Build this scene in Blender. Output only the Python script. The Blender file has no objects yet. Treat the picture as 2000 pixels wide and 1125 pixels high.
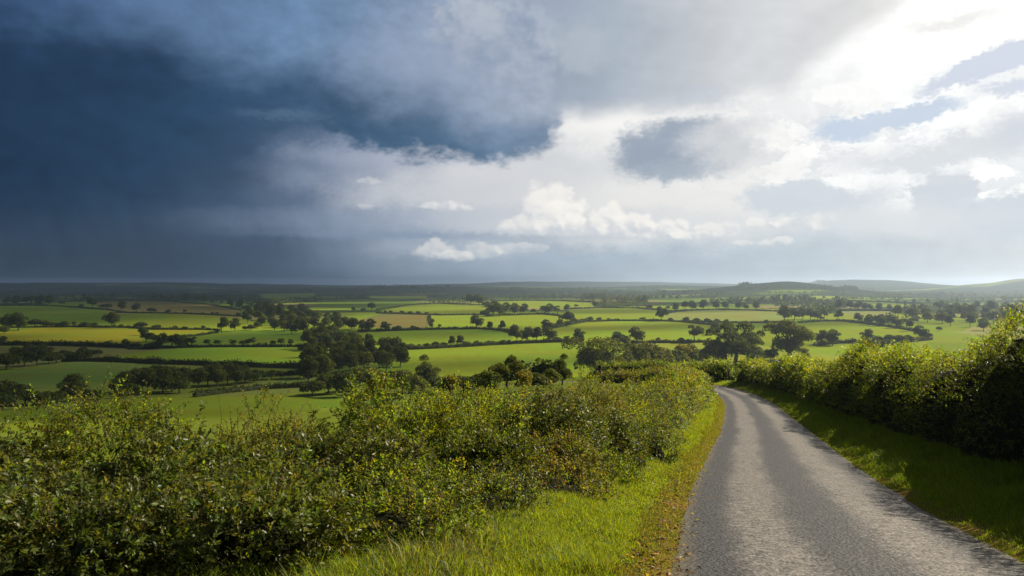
import bpy, math, random
import numpy as np
from mathutils import Vector
R = math.radians
rng = np.random.default_rng(11)
random.seed(11)
scene = bpy.context.scene
COL = scene.collection

# ------------------------------------------------------------------ helpers
def tag(o, label=None, cat=None, group=None, kind=None):
    if label: o['label'] = label
    if cat: o['category'] = cat
    if group: o['group'] = group
    if kind: o['kind'] = kind
    return o

def link(o, parent=None):
    COL.objects.link(o)
    if parent is not None: o.parent = parent
    return o

def empty(name, loc=(0, 0, 0), rz=0.0, scale=(1, 1, 1)):
    o = bpy.data.objects.new(name, None)
    o.empty_display_size = 0.3
    o.location = loc; o.rotation_euler = (0, 0, rz); o.scale = scale
    return link(o)

def mesh_from(name, verts, faces, mat=None, tint=None, parent=None, smooth=False, uv=None):
    """verts (n,3); faces (m,3) or (m,4) array."""
    verts = np.asarray(verts, dtype=np.float32); faces = np.asarray(faces, dtype=np.int32)
    me = bpy.data.meshes.new(name)
    k = faces.shape[1]
    me.vertices.add(len(verts)); me.vertices.foreach_set('co', verts.ravel())
    me.loops.add(faces.size); me.loops.foreach_set('vertex_index', faces.ravel())
    me.polygons.add(len(faces))
    me.polygons.foreach_set('loop_start', np.arange(0, faces.size, k, dtype=np.int32))
    me.polygons.foreach_set('loop_total', np.full(len(faces), k, dtype=np.int32))
    if smooth: me.polygons.foreach_set('use_smooth', np.ones(len(faces), dtype=bool))
    me.update(calc_edges=True)
    if tint is not None:
        a = me.attributes.new('tint', 'FLOAT_COLOR', 'POINT')
        t = np.ones((len(verts), 4), dtype=np.float32); t[:, :3] = tint
        a.data.foreach_set('color', t.ravel())
    if uv is not None:
        l = me.uv_layers.new(name='UVMap')
        l.data.foreach_set('uv', np.asarray(uv, dtype=np.float32)[faces.ravel()].ravel())
    if mat is not None: me.materials.append(mat)
    o = bpy.data.objects.new(name, me)
    return link(o, parent)

def norm(v):
    return v / np.maximum(np.linalg.norm(v, axis=-1, keepdims=True), 1e-9)

def smooth(a, b, x):
    t = np.clip((x - a) / (b - a), 0, 1)
    return t * t * (3 - 2 * t)

def _hash(ix, iy, iz, seed):
    h = (ix.astype(np.int64) * 374761393 + iy.astype(np.int64) * 668265263 + iz.astype(np.int64) * 2147483647 + seed * 1274126177) & 0xffffffff
    h = ((h ^ (h >> 13)) * 1274126177) & 0xffffffff
    h = ((h ^ (h >> 16)) * 2246822519) & 0xffffffff
    return ((h ^ (h >> 15)) & 0xffff) / 65535.0

def vnoise(p, seed=0):
    """value noise in 3-D, 0..1"""
    p = np.asarray(p, dtype=np.float64)
    i = np.floor(p); f = p - i; i = i.astype(np.int64)
    f = f * f * (3 - 2 * f)
    r = 0
    for dx in (0, 1):
        wx = f[..., 0] if dx else 1 - f[..., 0]
        for dy in (0, 1):
            wy = f[..., 1] if dy else 1 - f[..., 1]
            for dz in (0, 1):
                wz = f[..., 2] if dz else 1 - f[..., 2]
                r = r + wx * wy * wz * _hash(i[..., 0] + dx, i[..., 1] + dy, i[..., 2] + dz, seed)
    return r

def fbm(p, seed=0, octv=3):
    p = np.asarray(p, dtype=np.float64); s = 0; a = 1; t = 0
    for k in range(octv):
        s = s + a * vnoise(p * 2 ** k, seed + k * 7); t += a; a *= 0.5
    return s / t

def curve(xs, ys):
    """smooth (monotone cubic) interpolation"""
    xs = np.array(xs, float); ys = np.array(ys, float)
    d = np.diff(ys) / np.diff(xs)
    m = np.empty_like(ys); m[0] = d[0]; m[-1] = d[-1]
    for i in range(1, len(ys) - 1):
        m[i] = 0 if d[i - 1] * d[i] <= 0 else 2 * d[i - 1] * d[i] / (d[i - 1] + d[i])
    def f(x):
        x = np.asarray(x, float); xc = np.clip(x, xs[0], xs[-1])
        k = np.clip(np.searchsorted(xs, xc) - 1, 0, len(xs) - 2)
        h = xs[k + 1] - xs[k]; t = (xc - xs[k]) / h
        r = ((1 + 2 * t) * (1 - t) ** 2 * ys[k] + t * (1 - t) ** 2 * h * m[k] + t * t * (3 - 2 * t) * ys[k + 1] + t * t * (t - 1) * h * m[k + 1])
        return r + np.where(x > xs[-1], (x - xs[-1]) * m[-1] * 0, 0)
    return f

# ------------------------------------------------------------------ camera
F = 1450.0            # focal length for a picture 2000 wide
HORIZ = 556.0
EYE = 1.9
cam = bpy.data.cameras.new('camera')
cam.sensor_width = 36; cam.lens = F / 2000 * 36
cam.clip_start = 0.1; cam.clip_end = 80000
camo = bpy.data.objects.new('camera', cam); COL.objects.link(camo)
camo.location = (0, 0, EYE)
camo.rotation_euler = (R(90) - math.atan((562.5 - HORIZ) / F), 0, 0)
scene.camera = camo

# ------------------------------------------------------------------ the lie of the land
prof = curve([-200, -60, -10, 0, 7.5, 12, 20.4, 46, 76, 100, 130, 180, 250, 320, 400, 500, 650, 900],
             [14, 6, 1.4, 0, -1.08, -1.80, -3.0, -6.2, -9.3, -11.6, -14.8, -20.5, -30, -40, -49, -55, -58, -58.5])
extra = curve([0, 20, 50, 100, 150, 200, 260, 320, 400, 520], [0, -.3, -2.5, -6, -9, -11, -11, -8, -4, 0])

# road centre line (plan), running downhill and bending away to the west
RC = np.array([(-8, -40), (-3, -20), (1.75, 0), (3.67, 7.55), (4.85, 12.1), (7.37, 20.4), (10.7, 31), (15.2, 46), (19.4, 61), (22.8, 76),
               (25.1, 90), (25.9, 100), (25.3, 109), (22.4, 117), (16.8, 123), (8, 129), (-3, 134), (-17, 139), (-36, 146)], float)
def catmull(P, n):
    P = np.asarray(P, float); out = []
    Q = np.vstack([2 * P[0] - P[1], P, 2 * P[-1] - P[-2]])
    for i in range(1, len(Q) - 2):
        t = np.linspace(0, 1, n, endpoint=False)[:, None]
        a, b, c, d = Q[i - 1], Q[i], Q[i + 1], Q[i + 2]
        out.append(0.5 * (2 * b + (c - a) * t + (2 * a - 5 * b + 4 * c - d) * t ** 2 + (3 * b - a - 3 * c + d) * t ** 3))
    out.append(P[-1:]); return np.vstack(out)
def resample(P, step):
    P = np.asarray(P, float)
    s = np.r_[0, np.cumsum(np.linalg.norm(np.diff(P, axis=0), axis=1))]
    n = max(2, int(s[-1] / step) + 1); q = np.linspace(0, s[-1], n)
    return np.stack([np.interp(q, s, P[:, k]) for k in range(P.shape[1])], 1), q
RL, RS = resample(catmull(RC, 24), 0.5)
RT = norm(np.gradient(RL, axis=0)); RN = np.stack([RT[:, 1], -RT[:, 0]], 1)     # RN points to the east side of the lane
HALF = 1.95; RSTEP = RS[1] - RS[0]
_rx = curve(RC[:12, 1], RC[:12, 0])

def base_h(x, y):
    h = prof(y)
    w = smooth(8, 75, _rx(np.clip(y, -20, 100)) - 6 - x)
    h = h + w * extra(y)
    r = np.hypot(x, y)
    # slow swells of the valley floor
    amp = smooth(450, 900, y) * (3.6 + 3 * smooth(2500, 6000, r))
    p = np.stack([x / 420 + 5.3, y / 330 + 2.1, np.zeros_like(x)], -1)
    h = h + amp * 2 * (fbm(p, 3, 2) - 0.5)
    amp2 = smooth(60, 200, y) * (1 - smooth(500, 900, y)) * 1.2
    p2 = np.stack([x / 70, y / 70, np.zeros_like(x)], -1)
    h = h + amp2 * 2 * (fbm(p2, 9, 2) - 0.5)
    # ridges on the skyline
    px = 1000 + F * x / np.maximum(y, 1.0)
    front = smooth(0.05, 0.4, y / np.maximum(r, 1))
    def ridge(cpx, wpx, r0, wr, up):
        return up * np.exp(-((px - cpx) / wpx) ** 2) * np.exp(-((r - r0) / wr) ** 2)
    n1 = fbm(np.stack([px / 90, r / 3000, np.zeros_like(x)], -1), 21, 3)
    H = ridge(200, 700, 9000, 1700, 84) + ridge(900, 350, 6000, 1000, 42) + ridge(1150, 420, 11800, 900, 108)
    H = H + ridge(1530, 150, 5000, 1100, 76) + ridge(1690, 170, 9600, 1500, 122) + ridge(2140, 250, 7400, 1300, 150) + ridge(1330, 200, 7600, 900, 50)
    return h + front * H * (0.86 + 0.28 * n1)

def road_param(x, y):
    """signed distance to the lane's centre line (+ east) and index, for points near it"""
    P = np.stack([x, y], 1); d = np.full(len(P), 1e3); k = np.zeros(len(P))
    near = (np.abs(x) < 80) & (y > -60) & (y < 190)
    idx = np.nonzero(near)[0]
    S = RL[::2]
    for a in range(0, len(idx), 4000):
        q = idx[a:a + 4000]
        D = ((P[q][:, None, :] - S[None]) ** 2).sum(2)
        j = D.argmin(1) * 2
        v = P[q] - RL[j]
        d[q] = (v * RN[j]).sum(1); lon = (v * RT[j]).sum(1); k[q] = np.clip(j + lon / RSTEP, 0, len(RL) - 1)
        lon = np.abs(lon)
        dist = np.hypot(d[q], np.where(lon > 1.0, lon, 0)); d[q] = np.sign(d[q]) * dist
    return d, k
RZ = base_h(RL[:, 0], RL[:, 1])
ker = np.ones(31) / 31
RZ = np.convolve(np.pad(RZ, 15, mode='edge'), ker, 'valid')

def height(x, y):
    x = np.atleast_1d(np.asarray(x, float)); y = np.atleast_1d(np.asarray(y, float))
    sh = x.shape; x = x.ravel(); y = y.ravel()
    h = base_h(x, y)
    d, k = road_param(x, y)
    a = np.abs(d)
    w = 1 - smooth(3.4, 9.0, a)
    zr = np.interp(k, np.arange(len(RZ)), RZ)
    # a verge that rises from the tarmac, higher as a bank on the east
    e = np.where(d > 0, 0.12 * smooth(HALF - .1, HALF + .5, a) + 0.55 * smooth(HALF + .6, HALF + 2.6, a),
                 0.10 * smooth(HALF - .1, HALF + .5, a) + 0.18 * smooth(HALF + .5, HALF + 2.0, a))
    bump = np.where(d < -HALF - .5, .16, .05) * (fbm(np.stack([x * 1.1, y * 1.1, 0 * x], -1), 4, 3) - .5) * smooth(HALF, HALF + .6, a)
    near = a < 9
    h = np.where(near, h * (1 - w) + (zr + e - 0.012 * (a < HALF - .3)) * w + bump, h)
    return h.reshape(sh)

def to_ground(px, py):
    """where the sight line through a picture point meets the land"""
    px = np.atleast_1d(np.asarray(px, float)); py = np.atleast_1d(np.asarray(py, float))
    t = np.geomspace(2.0, 13500, 1600)
    out = np.zeros((len(px), 3))
    for i in range(len(px)):
        dx = (px[i] - 1000) / F; dz = (HORIZ - py[i]) / F
        g = base_h(dx * t, t) - (EYE + dz * t)
        s = np.nonzero(g > 0)[0]
        if len(s) == 0: tt = 9000.0
        elif s[0] == 0: tt = t[0]
        else:
            j = s[0]; f = g[j - 1] / (g[j - 1] - g[j]); tt = t[j - 1] + f * (t[j] - t[j - 1])
        out[i] = dx * tt, tt, 0
    out[:, 2] = height(out[:, 0], out[:, 1])
    return out
# ------------------------------------------------------------------ sun and sky
SUN_AZ, SUN_EL = R(60), R(36)
sun_dir = Vector((math.sin(SUN_AZ) * math.cos(SUN_EL), math.cos(SUN_AZ) * math.cos(SUN_EL), math.sin(SUN_EL)))
sl = bpy.data.lights.new('sun', 'SUN'); sl.energy = 5.0; sl.angle = R(0.5); sl.color = (1.0, 0.88, 0.69)
so = bpy.data.objects.new('sun', sl); COL.objects.link(so)
so.rotation_euler = sun_dir.to_track_quat('Z', 'Y').to_euler()
so.location = (60, 40, 60)

world = bpy.data.worlds.new('World'); scene.world = world
world.use_nodes = True
NT = world.node_tree; NT.nodes.clear()
WSTR = 0.1; EXPO = 0.85

class S:
    """a tiny arithmetic layer over shader nodes"""
    def __init__(s, sock): s.k = sock
    def __add__(a, b): return mth('ADD', a, b)
    def __radd__(a, b): return mth('ADD', b, a)
    def __sub__(a, b): return mth('SUBTRACT', a, b)
    def __rsub__(a, b): return mth('SUBTRACT', b, a)
    def __mul__(a, b): return mth('MULTIPLY', a, b)
    def __rmul__(a, b): return mth('MULTIPLY', b, a)
    def __truediv__(a, b): return mth('DIVIDE', a, b)
def setin(tree, sock, v):
    if isinstance(v, S): tree.links.new(v.k, sock)
    elif isinstance(v, (tuple, list)):
        sock.default_value = tuple(v) if len(sock.default_value) == len(v) else (*v, 1)
    else: sock.default_value = v
TREE = NT
def node(t, **kw):
    n = TREE.nodes.new(t)
    for k, v in kw.items(): setattr(n, k, v)
    return n
def mth(op, *a):
    n = node('ShaderNodeMath', operation=op)
    for i, v in enumerate(a): setin(TREE, n.inputs[i], v)
    return S(n.outputs[0])
def sstep(a, b, x):
    n = node('ShaderNodeMapRange', interpolation_type='SMOOTHSTEP')
    setin(TREE, n.inputs['Value'], x)
    if a < b: vals = (a, b, 0.0, 1.0)
    else: vals = (b, a, 1.0, 0.0)
    for i, v in enumerate(vals): n.inputs[i + 1].default_value = v
    return S(n.outputs[0])
def vec(x, y, z=0.0):
    n = node('ShaderNodeCombineXYZ')
    for i, v in enumerate((x, y, z)): setin(TREE, n.inputs[i], v)
    return S(n.outputs[0])
def noise(v, scale=1.0, detail=5.0, rough=0.5, dist=0.0, dim='2D', out=0):
    n = node('ShaderNodeTexNoise', noise_dimensions=dim)
    setin(TREE, n.inputs['Vector'], v)
    n.inputs['Scale'].default_value = scale; n.inputs['Detail'].default_value = detail
    n.inputs['Roughness'].default_value = rough; n.inputs['Distortion'].default_value = dist
    return S(n.outputs[out])
def puff(v, scale=1.0, detail=1.0, rough=0.4):
    n = node('ShaderNodeTexVoronoi', feature='F1', voronoi_dimensions='2D', normalize=True)
    setin(TREE, n.inputs['Vector'], v)
    n.inputs['Scale'].default_value = scale; n.inputs['Detail'].default_value = detail
    n.inputs['Roughness'].default_value = rough
    return S(n.outputs['Distance'])
def vm(op, *a):
    n = node('ShaderNodeVectorMath', operation=op)
    for i, v in enumerate(a): setin(TREE, n.inputs[i], v)
    return n
def xy(v):
    n = node('ShaderNodeSeparateXYZ'); setin(TREE, n.inputs[0], v)
    return S(n.outputs[0]), S(n.outputs[1])
def mixc(f, a, b):
    n = node('ShaderNodeMix', data_type='RGBA', clamp_factor=True)
    setin(TREE, n.inputs[0], f); setin(TREE, n.inputs[6], a); setin(TREE, n.inputs[7], b)
    return S(n.outputs[2])
def scalec(c, f):
    n = node('ShaderNodeMix', data_type='RGBA', clamp_factor=False)
    setin(TREE, n.inputs[0], 1.0 - f); setin(TREE, n.inputs[6], c); setin(TREE, n.inputs[7], (0, 0, 0))
    return S(n.outputs[2])
def lin(c):
    return tuple((v / 255 / 12.92) if v <= 10 else ((v / 255 + .055) / 1.055) ** 2.4 for v in c)
def cl(r, g, b, k=1.0):
    """a display colour as cloud radiance"""
    return tuple(v * k / WSTR / 2 ** EXPO for v in lin((r, g, b)))
def ramp(x, stops, lo, hi):
    """stops: (position, linear colour)"""
    n = node('ShaderNodeValToRGB')
    setin(TREE, n.inputs[0], (x - lo) * (1.0 / (hi - lo)))
    e = n.color_ramp.elements
    while len(e) < len(stops): e.new(0.5)
    for i, (p, c) in enumerate(sorted(stops, key=lambda s: s[0])):
        e[i].position = (p - lo) / (hi - lo)
        e[i].color = (*c, 1)
    return S(n.outputs[0])

tc = node('ShaderNodeTexCoord')
sep = node('ShaderNodeSeparateXYZ'); TREE.links.new(tc.outputs['Generated'], sep.inputs[0])
dx, dy, dz = (S(o) for o in sep.outputs)
# azimuth and elevation in degrees
U = mth('ARCTAN2', dx, dy) * (180 / math.pi)
V = mth('ARCSINE', dz) * (180 / math.pi)
def az(px): return math.degrees(math.atan((px - 1000) / F))
def el(py, px=1000):
    return math.degrees(math.atan((HORIZ - py) / F * math.cos(math.atan((px - 1000) / F))))

DEG = 25.3      # picture units per degree near the middle
P0 = vec(U, V, 0.0)
q = S(vm('MULTIPLY', P0, (1.0, 1.6, 1.0)).outputs[0])
wv = S(vm('SUBTRACT', noise(q, 0.13, 3, 0.5, out=1), (0.5, 0.5, 0.5)).outputs[0])      # broad drifts
fv = S(vm('SUBTRACT', noise(q, 0.55, 6, 0.58, out=1), (0.5, 0.5, 0.5)).outputs[0])     # ragged detail
w1, w2 = xy(wv); f1, f2 = xy(fv)
def warped(aw, bw, af, bf):
    p = S(vm('MULTIPLY_ADD', wv, (aw, bw, 0), P0).outputs[0])
    return S(vm('MULTIPLY_ADD', fv, (af, bf, 0), p).outputs[0])
PW = {0: warped(0.4, 0.3, 0.6, 0.35), 1: warped(2.0, 1.3, 1.6, 1.0), 2: warped(4.5, 2.4, 3.0, 1.8)}
gv = S(vm('SUBTRACT', noise(q, 2.4, 3, 0.55, out=1), (0.5, 0.5, 0.5)).outputs[0])      # fine tatters
PW = {k_: S(vm('MULTIPLY_ADD', gv, (g_, g_ * .7, 0), v_).outputs[0]) for (k_, v_), g_ in zip(PW.items(), (0.5, 1.0, 1.2))}
ppos = S(vm('MULTIPLY_ADD', gv, (0.35, 0.3, 0), warped(0.0, 0.0, 0.9, 0.6)).outputs[0])
pf = puff(ppos, 0.72)                                                     # cauliflower heads
pf_l = puff(S(vm('ADD', ppos, (0.28, 0.24, 0)).outputs[0]), 0.72)
lit = pf_l - pf          # brighter on the side towards the sun

# 0  clear sky
sky = node('ShaderNodeTexSky', sky_type='NISHITA', sun_disc=False, sun_elevation=SUN_EL, sun_rotation=SUN_AZ)
sky.air_density = 1.0; sky.dust_density = 2.0
c = S(sky.outputs[0])

# 1  the general overcast: dark rain in the west, dazzling towards the sun, dull behind
hor = ramp(U + w1 * 3, [(-180, cl(108, 118, 134)), (-95, cl(98, 112, 132)), (-58, cl(46, 66, 90)), (az(0), cl(26, 49, 74)), (az(300), cl(31, 55, 83)), (az(520), cl(48, 73, 102)), (az(680), cl(86, 108, 137)), (az(800), cl(128, 147, 171)),
                (az(1000), cl(152, 170, 190)), (az(1300), cl(172, 188, 205)), (az(1600), cl(186, 198, 210)), (az(2000), cl(202, 210, 216)), (60, cl(218, 220, 218)), (100, cl(150, 160, 170)), (180, cl(108, 118, 134))], -180, 180)
mid = ramp(U + w1 * 5, [(-180, cl(108, 118, 134)), (-95, cl(98, 112, 132)), (-58, cl(46, 68, 94)), (az(0), cl(24, 50, 78)), (az(300), cl(34, 59, 88)), (az(500), cl(45, 71, 101)), (az(600), cl(76, 99, 129)), (az(710), cl(126, 141, 166)),
                (az(850), cl(193, 198, 206)), (az(1050), cl(218, 220, 222)), (az(1300), cl(236, 236, 234)), (az(1500), cl(250, 249, 246)), (az(1750), cl(255, 255, 253)), (60, cl(255, 253, 248)), (100, cl(150, 160, 170)), (180, cl(108, 118, 134))], -180, 180)
over = mixc(sstep(2.6, 6.5, V + w2 * 2.5), hor, mid)
over = scalec(over, 1.0 + 0.22 * f1 + 0.14 * w1)
c = mixc(0.97, c, over)

def blob(cx, cy, rx, ry, soft=0.4, lvl=1, k=1.0, rot=0.0, pk=0.0):
    a0, e0, sx, sy = az(cx), el(cy, cx), DEG / rx, DEG / ry
    if rot:
        cr, sr = math.cos(rot), math.sin(rot)
        du = S(vm('DOT_PRODUCT', PW[lvl], (cr * sx, sr * sx, 0)).outputs['Value']) - (a0 * cr + e0 * sr) * sx
        dv = S(vm('DOT_PRODUCT', PW[lvl], (-sr * sy, cr * sy, 0)).outputs['Value']) - (e0 * cr - a0 * sr) * sy
        d = mth('SQRT', mth('MULTIPLY_ADD', du, du, dv * dv))
    else:
        d = S(vm('LENGTH', S(vm('MULTIPLY_ADD', PW[lvl], (sx, sy, 0), (-a0 * sx, -e0 * sy, 0)).outputs[0])).outputs['Value'])
    if pk: d = mth('MULTIPLY_ADD', pf, pk, d - 0.35 * pk)
    n = node('ShaderNodeMapRange', interpolation_type='SMOOTHSTEP')
    setin(TREE, n.inputs['Value'], d)
    for i, v in enumerate((1 - soft, 1 + soft, k, 0.0)): n.inputs[i + 1].default_value = v
    return S(n.outputs[0])

# 2  bright broken cloud with grey bellies on the sunny side
right = sstep(az(1150), az(1500), U)
tex = sstep(0.47, 0.56, noise(S(vm('MULTIPLY', PW[1], (0.7, 1.7, 1)).outputs[0]), 0.30, 4, 0.6))
c = mixc(right * tex * 0.55 * sstep(17, 9, V) * sstep(2.0, 6.0, V), c, cl(208, 214, 221))
c = mixc(right * sstep(0.03, 0.22, lit) * 0.30 * sstep(6.5, 9.5, V), c, cl(255, 255, 255, 1.05))

# 3  pale rolling cloud below the storm base
for (a, col) in (((840, 395, 250, 100, 0.7, 2, 0.45), (170, 179, 195)), ((930, 365, 200, 62, 0.7, 2, 0.75), (220, 220, 223)), ((690, 330, 130, 55, 0.8, 2, 0.45), (130, 144, 168)),
                 ((780, 305, 150, 16, 0.9, 1, 0.6), (172, 180, 198)), ((1190, 238, 120, 46, 0.8, 1, 0.95), (250, 248, 245)), ((1120, 350, 110, 60, 0.9, 2, 0.45), (212, 215, 220)),
                 ((560, 420, 160, 40, 0.9, 2, 0.6), (70, 94, 124)), ((900, 395, 170, 40, 0.8, 2, 0.7), (204, 208, 214)), ((1330, 405, 250, 62, 0.7, 2, 0.85), (236, 235, 232)),
                 ((900, 437, 330, 26, 0.8, 1, 0.62), (150, 165, 187)), ((930, 461, 300, 7, 0.9, 0, 0.7), (128, 149, 174))):
    c = mixc(blob(*a), c, cl(*col))

for (a, col) in (((1210, 442, 240, 24, 0.8, 1, 0.6), (226, 227, 229)), ((1000, 430, 140, 30, 0.8, 1, 0.5), (212, 215, 220)), ((920, 488, 150, 16, 0.8, 1, 0.4), (196, 204, 214))):
    c = mixc(blob(*a), c, cl(*col))

# 4  heaped cumulus, knobbly above and flat below
hp = lit * 2.6 + f1 * 0.8
for (cx, cy, rx, ry, flat, k) in ((1070, 400, 44, 40, 456, .75), (1096, 428, 48, 36, 459, .85), (1030, 444, 54, 18, 459, .55), (1120, 440, 28, 26, 459, .7), (1182, 428, 34, 28, 462, .8), (1228, 444, 46, 24, 464, .75), (1300, 452, 56, 18, 467, .7), (1352, 460, 34, 8, 468, .5),
          (866, 404, 38, 10, 413, .42), (900, 408, 26, 6, 413, .35), (722, 353, 22, 6, 360, .26), (716, 404, 14, 5, 410, .2), (850, 488, 34, 18, 508, .45), (885, 500, 40, 11, 509, .45), (1400, 450, 46, 12, 465, .5), (940, 490, 36, 14, 505, .4), (1015, 486, 60, 10, 497, .35),
          (1560, 432, 30, 20, 446, .7), (1590, 436, 36, 20, 448, .65), (1478, 437, 15, 10, 447, .5), (1508, 441, 10, 6, 447, .5), (1452, 475, 26, 5, 480, .4), (1517, 472, 28, 7, 479, .5)):
    m = blob(cx, cy, rx, ry, 0.26, 0, k, 0.0, 1.3)
    t = V - f1 * -0.35
    n = node('ShaderNodeMapRange', interpolation_type='SMOOTHSTEP'); setin(TREE, n.inputs['Value'], t)
    for i, v in enumerate((el(flat + 5, cx), el(flat - 5, cx), 0.0, 1.0)): n.inputs[i + 1].default_value = v
    m = m * S(n.outputs[0])
    n = node('ShaderNodeMapRange', interpolation_type='SMOOTHSTEP'); setin(TREE, n.inputs['Value'], t + hp)
    for i, v in enumerate((el(flat, cx) - 0.2, el(cy - ry * 0.75, cx), 0.0, 1.0)): n.inputs[i + 1].default_value = v
    c = mixc(m, c, mixc(S(n.outputs[0]), cl(206, 211, 219), cl(253, 249, 242)))

# 5  darker drifts and blue gaps in the bright half
for (a, col) in (((1335, 292, 118, 54, 0.26, 1, 0.95, 0.0, 0.6), (159, 171, 186)), ((1285, 300, 75, 40, 0.8, 2, 0.7), (147, 160, 178)), ((1410, 262, 70, 26, 0.6, 1, 0.7, 0.2), (214, 216, 219)), ((1440, 300, 60, 40, 0.8, 2, 0.7), (226, 226, 226)), ((1330, 330, 60, 16, 0.7, 1, 0.5), (176, 186, 198)),
                 ((1560, 392, 88, 34, 0.22, 1, 0.85, 0.0, 0.7), (204, 212, 221)), ((1690, 390, 60, 20, 0.7, 1, 0.8, 0.3), (208, 214, 222)),
                 ((1855, 395, 52, 54, 0.18, 1, 0.9, 0.0, 0.9), (205, 211, 219)), ((1970, 425, 70, 36, 0.2, 1, 0.9, 0.0, 0.7), (202, 210, 219)), ((1760, 430, 140, 24, 0.7, 1, 0.8), (219, 222, 226)),
                 ((1860, 292, 150, 28, 0.8, 2, 0.8, 0.1), (214, 218, 224)), ((1990, 250, 50, 32, 0.6, 1, 0.8), (208, 213, 221)), ((1660, 310, 40, 18, 0.9, 1, 0.7), (228, 230, 233)),
                 ((1725, 232, 118, 17, 0.22, 1, 1.0, 0.12), (201, 213, 229)), ((1640, 252, 46, 15, 0.5, 1, 1.0, -0.3), (198, 212, 230)),
                 ((1940, 126, 112, 19, 0.25, 1, 0.9, 0.30), (204, 212, 228)), ((1985, 170, 60, 12, 0.5, 1, 0.9), (208, 215, 229))):
    c = mixc(blob(*a), c, cl(*col))

# 6  grey veil high up
veil_edge = V - (el(228, 1200) + (U - az(1200)) * 0.05 + mth('MAXIMUM', U - az(1530), 0.0) * 0.62) + w2 * 2.2 + f2 * 0.8
veil = sstep(-0.7, 1.7, veil_edge) * sstep(az(940), az(1040), U) * sstep(70, 34, U)
vcol = ramp(U + w1 * 4, [(az(1040), cl(146, 160, 181)), (az(1200), cl(164, 176, 191)), (az(1320), cl(188, 194, 202)), (az(1420), cl(199, 202, 207)), (az(1520), cl(204, 207, 211)), (az(1700), cl(222, 221, 220)), (az(1900), cl(248, 247, 245))], az(1000), 40)
vcol = scalec(vcol, 1.0 + 0.35 * w1 + 0.12 * f1)
c = mixc(veil * 0.92, c, vcol)
c = mixc(blob(1350, 195, 70, 20, 0.7, 1, 0.6), c, cl(186, 194, 206))
c = mixc(blob(1820, 50, 110, 50, 0.8, 2, 0.8, 0.7), c, cl(255, 254, 251, 1.1))
c = mixc(blob(1850, 40, 60, 11, 0.8, 1, 0.6), c, cl(222, 220, 217))

# 7  the storm cloud
def fcurve(x, pts, lo, hi, vlo, vhi):
    n = node('ShaderNodeFloatCurve')
    setin(TREE, n.inputs['Value'], (x - lo) * (1.0 / (hi - lo)))
    cu = n.mapping.curves[0]
    while len(cu.points) < len(pts): cu.points.new(0.5, 0.5)
    for p, (a, b) in zip(cu.points, pts):
        p.location = ((a - lo) / (hi - lo), (b - vlo) / (vhi - vlo))
    n.mapping.update()
    return S(n.outputs[0]) * (vhi - vlo) + vlo
rim = fcurve(V, [(el(330, 1040), az(1010)), (el(305, 1050), az(1055)), (el(250, 1100), az(1098)), (el(200, 1090), az(1092)), (el(150, 1075), az(1078)), (el(90, 1075), az(1082)), (el(40, 1085), az(1075)), (el(-10, 1040), az(1050)), (30, az(1000)), (60, az(900))], 5, 60, -40, 20)
belly = fcurve(U, [(-60, 3.0), (az(0), el(470, 0)), (az(250), el(420, 250)), (az(420), el(300, 420)), (az(500), el(255, 500)), (az(600), el(252, 600)), (az(700), el(282, 700)), (az(800), el(302, 800)), (az(920), el(313, 920)), (az(1040), el(318, 1040)), (20, el(318, 1040))], -60, 20, 0, 20)
m_rim = sstep(-0.55, 0.95, rim - U + (pf - 0.35) * -1.6 - f1 * 2.2 + w1 * 1.0)
_bd = V - belly + f2 * 3.0 + w2 * 1.8
_crisp = sstep(az(480), az(700), U)
m_bel = sstep(-0.5, 1.0, _bd) * _crisp + sstep(-3.5, 4.5, _bd) * (1.0 - _crisp)
storm = m_rim * m_bel
top = ramp(U + w1 * 6, [(-180, cl(108, 118, 134)), (-95, cl(98, 112, 132)), (-60, cl(64, 88, 122)), (az(0), cl(66, 96, 138)), (az(300), cl(86, 114, 150)), (az(600), cl(106, 136, 171)), (az(800), cl(138, 156, 183)), (az(1000), cl(162, 174, 192)), (az(1100), cl(176, 185, 199))], -180, 20)
bas = ramp(U + w1 * 4, [(-120, cl(98, 112, 132)), (-95, cl(100, 116, 138)), (-60, cl(34, 56, 82)), (az(0), cl(29, 54, 82)), (az(300), cl(35, 62, 91)), (az(600), cl(48, 80, 112)), (az(800), cl(66, 97, 128)), (az(950), cl(90, 117, 147)), (az(1050), cl(120, 141, 167)), (az(1100), cl(150, 163, 184))], -120, 20)
dark = sstep(el(40, 400), el(180, 400), V + (U - az(400)) * 0.13 + w2 * 5.0 + f2 * 1.6)
scol = mixc(dark, top, bas)
scol = scalec(scol, 1.0 + 0.50 * f1 + 0.34 * w1 + lit * 0.12 * sstep(az(650), az(1000), U))
c = mixc(storm, c, scol)
# lit billows along its crown
crown = blob(985, 60, 120, 80, 0.35, 1, 0.75, 0.0, 1.3)
c = mixc(crown * m_rim, c, mixc(sstep(-0.30, 0.30, lit * 0.30 + f1 * 0.6 + w2 * 1.2), cl(138, 155, 180), cl(184, 191, 202)))
for (a, col) in (((880, 150, 190, 70, 0.9, 2, 0.5), (144, 159, 183)), ):
    c = mixc(blob(*a) * storm, c, cl(*col))
c = mixc(blob(1130, 95, 55, 38, 0.5, 1, 0.6, 0.0, 1.2), c, cl(182, 190, 201))
c = mixc(blob(560, 226, 60, 9, 0.9, 1, 0.5), c, cl(92, 118, 146))

# 8  rain falling under it
rain = noise(vec(U * 1.3 + V * 0.35, V * 0.06, 0.0), 0.8, 2, 0.5) - 0.5
c = scalec(c, 1.0 + rain * 0.24 * sstep(az(800), az(550), U) * sstep(9, 3, V))

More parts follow.
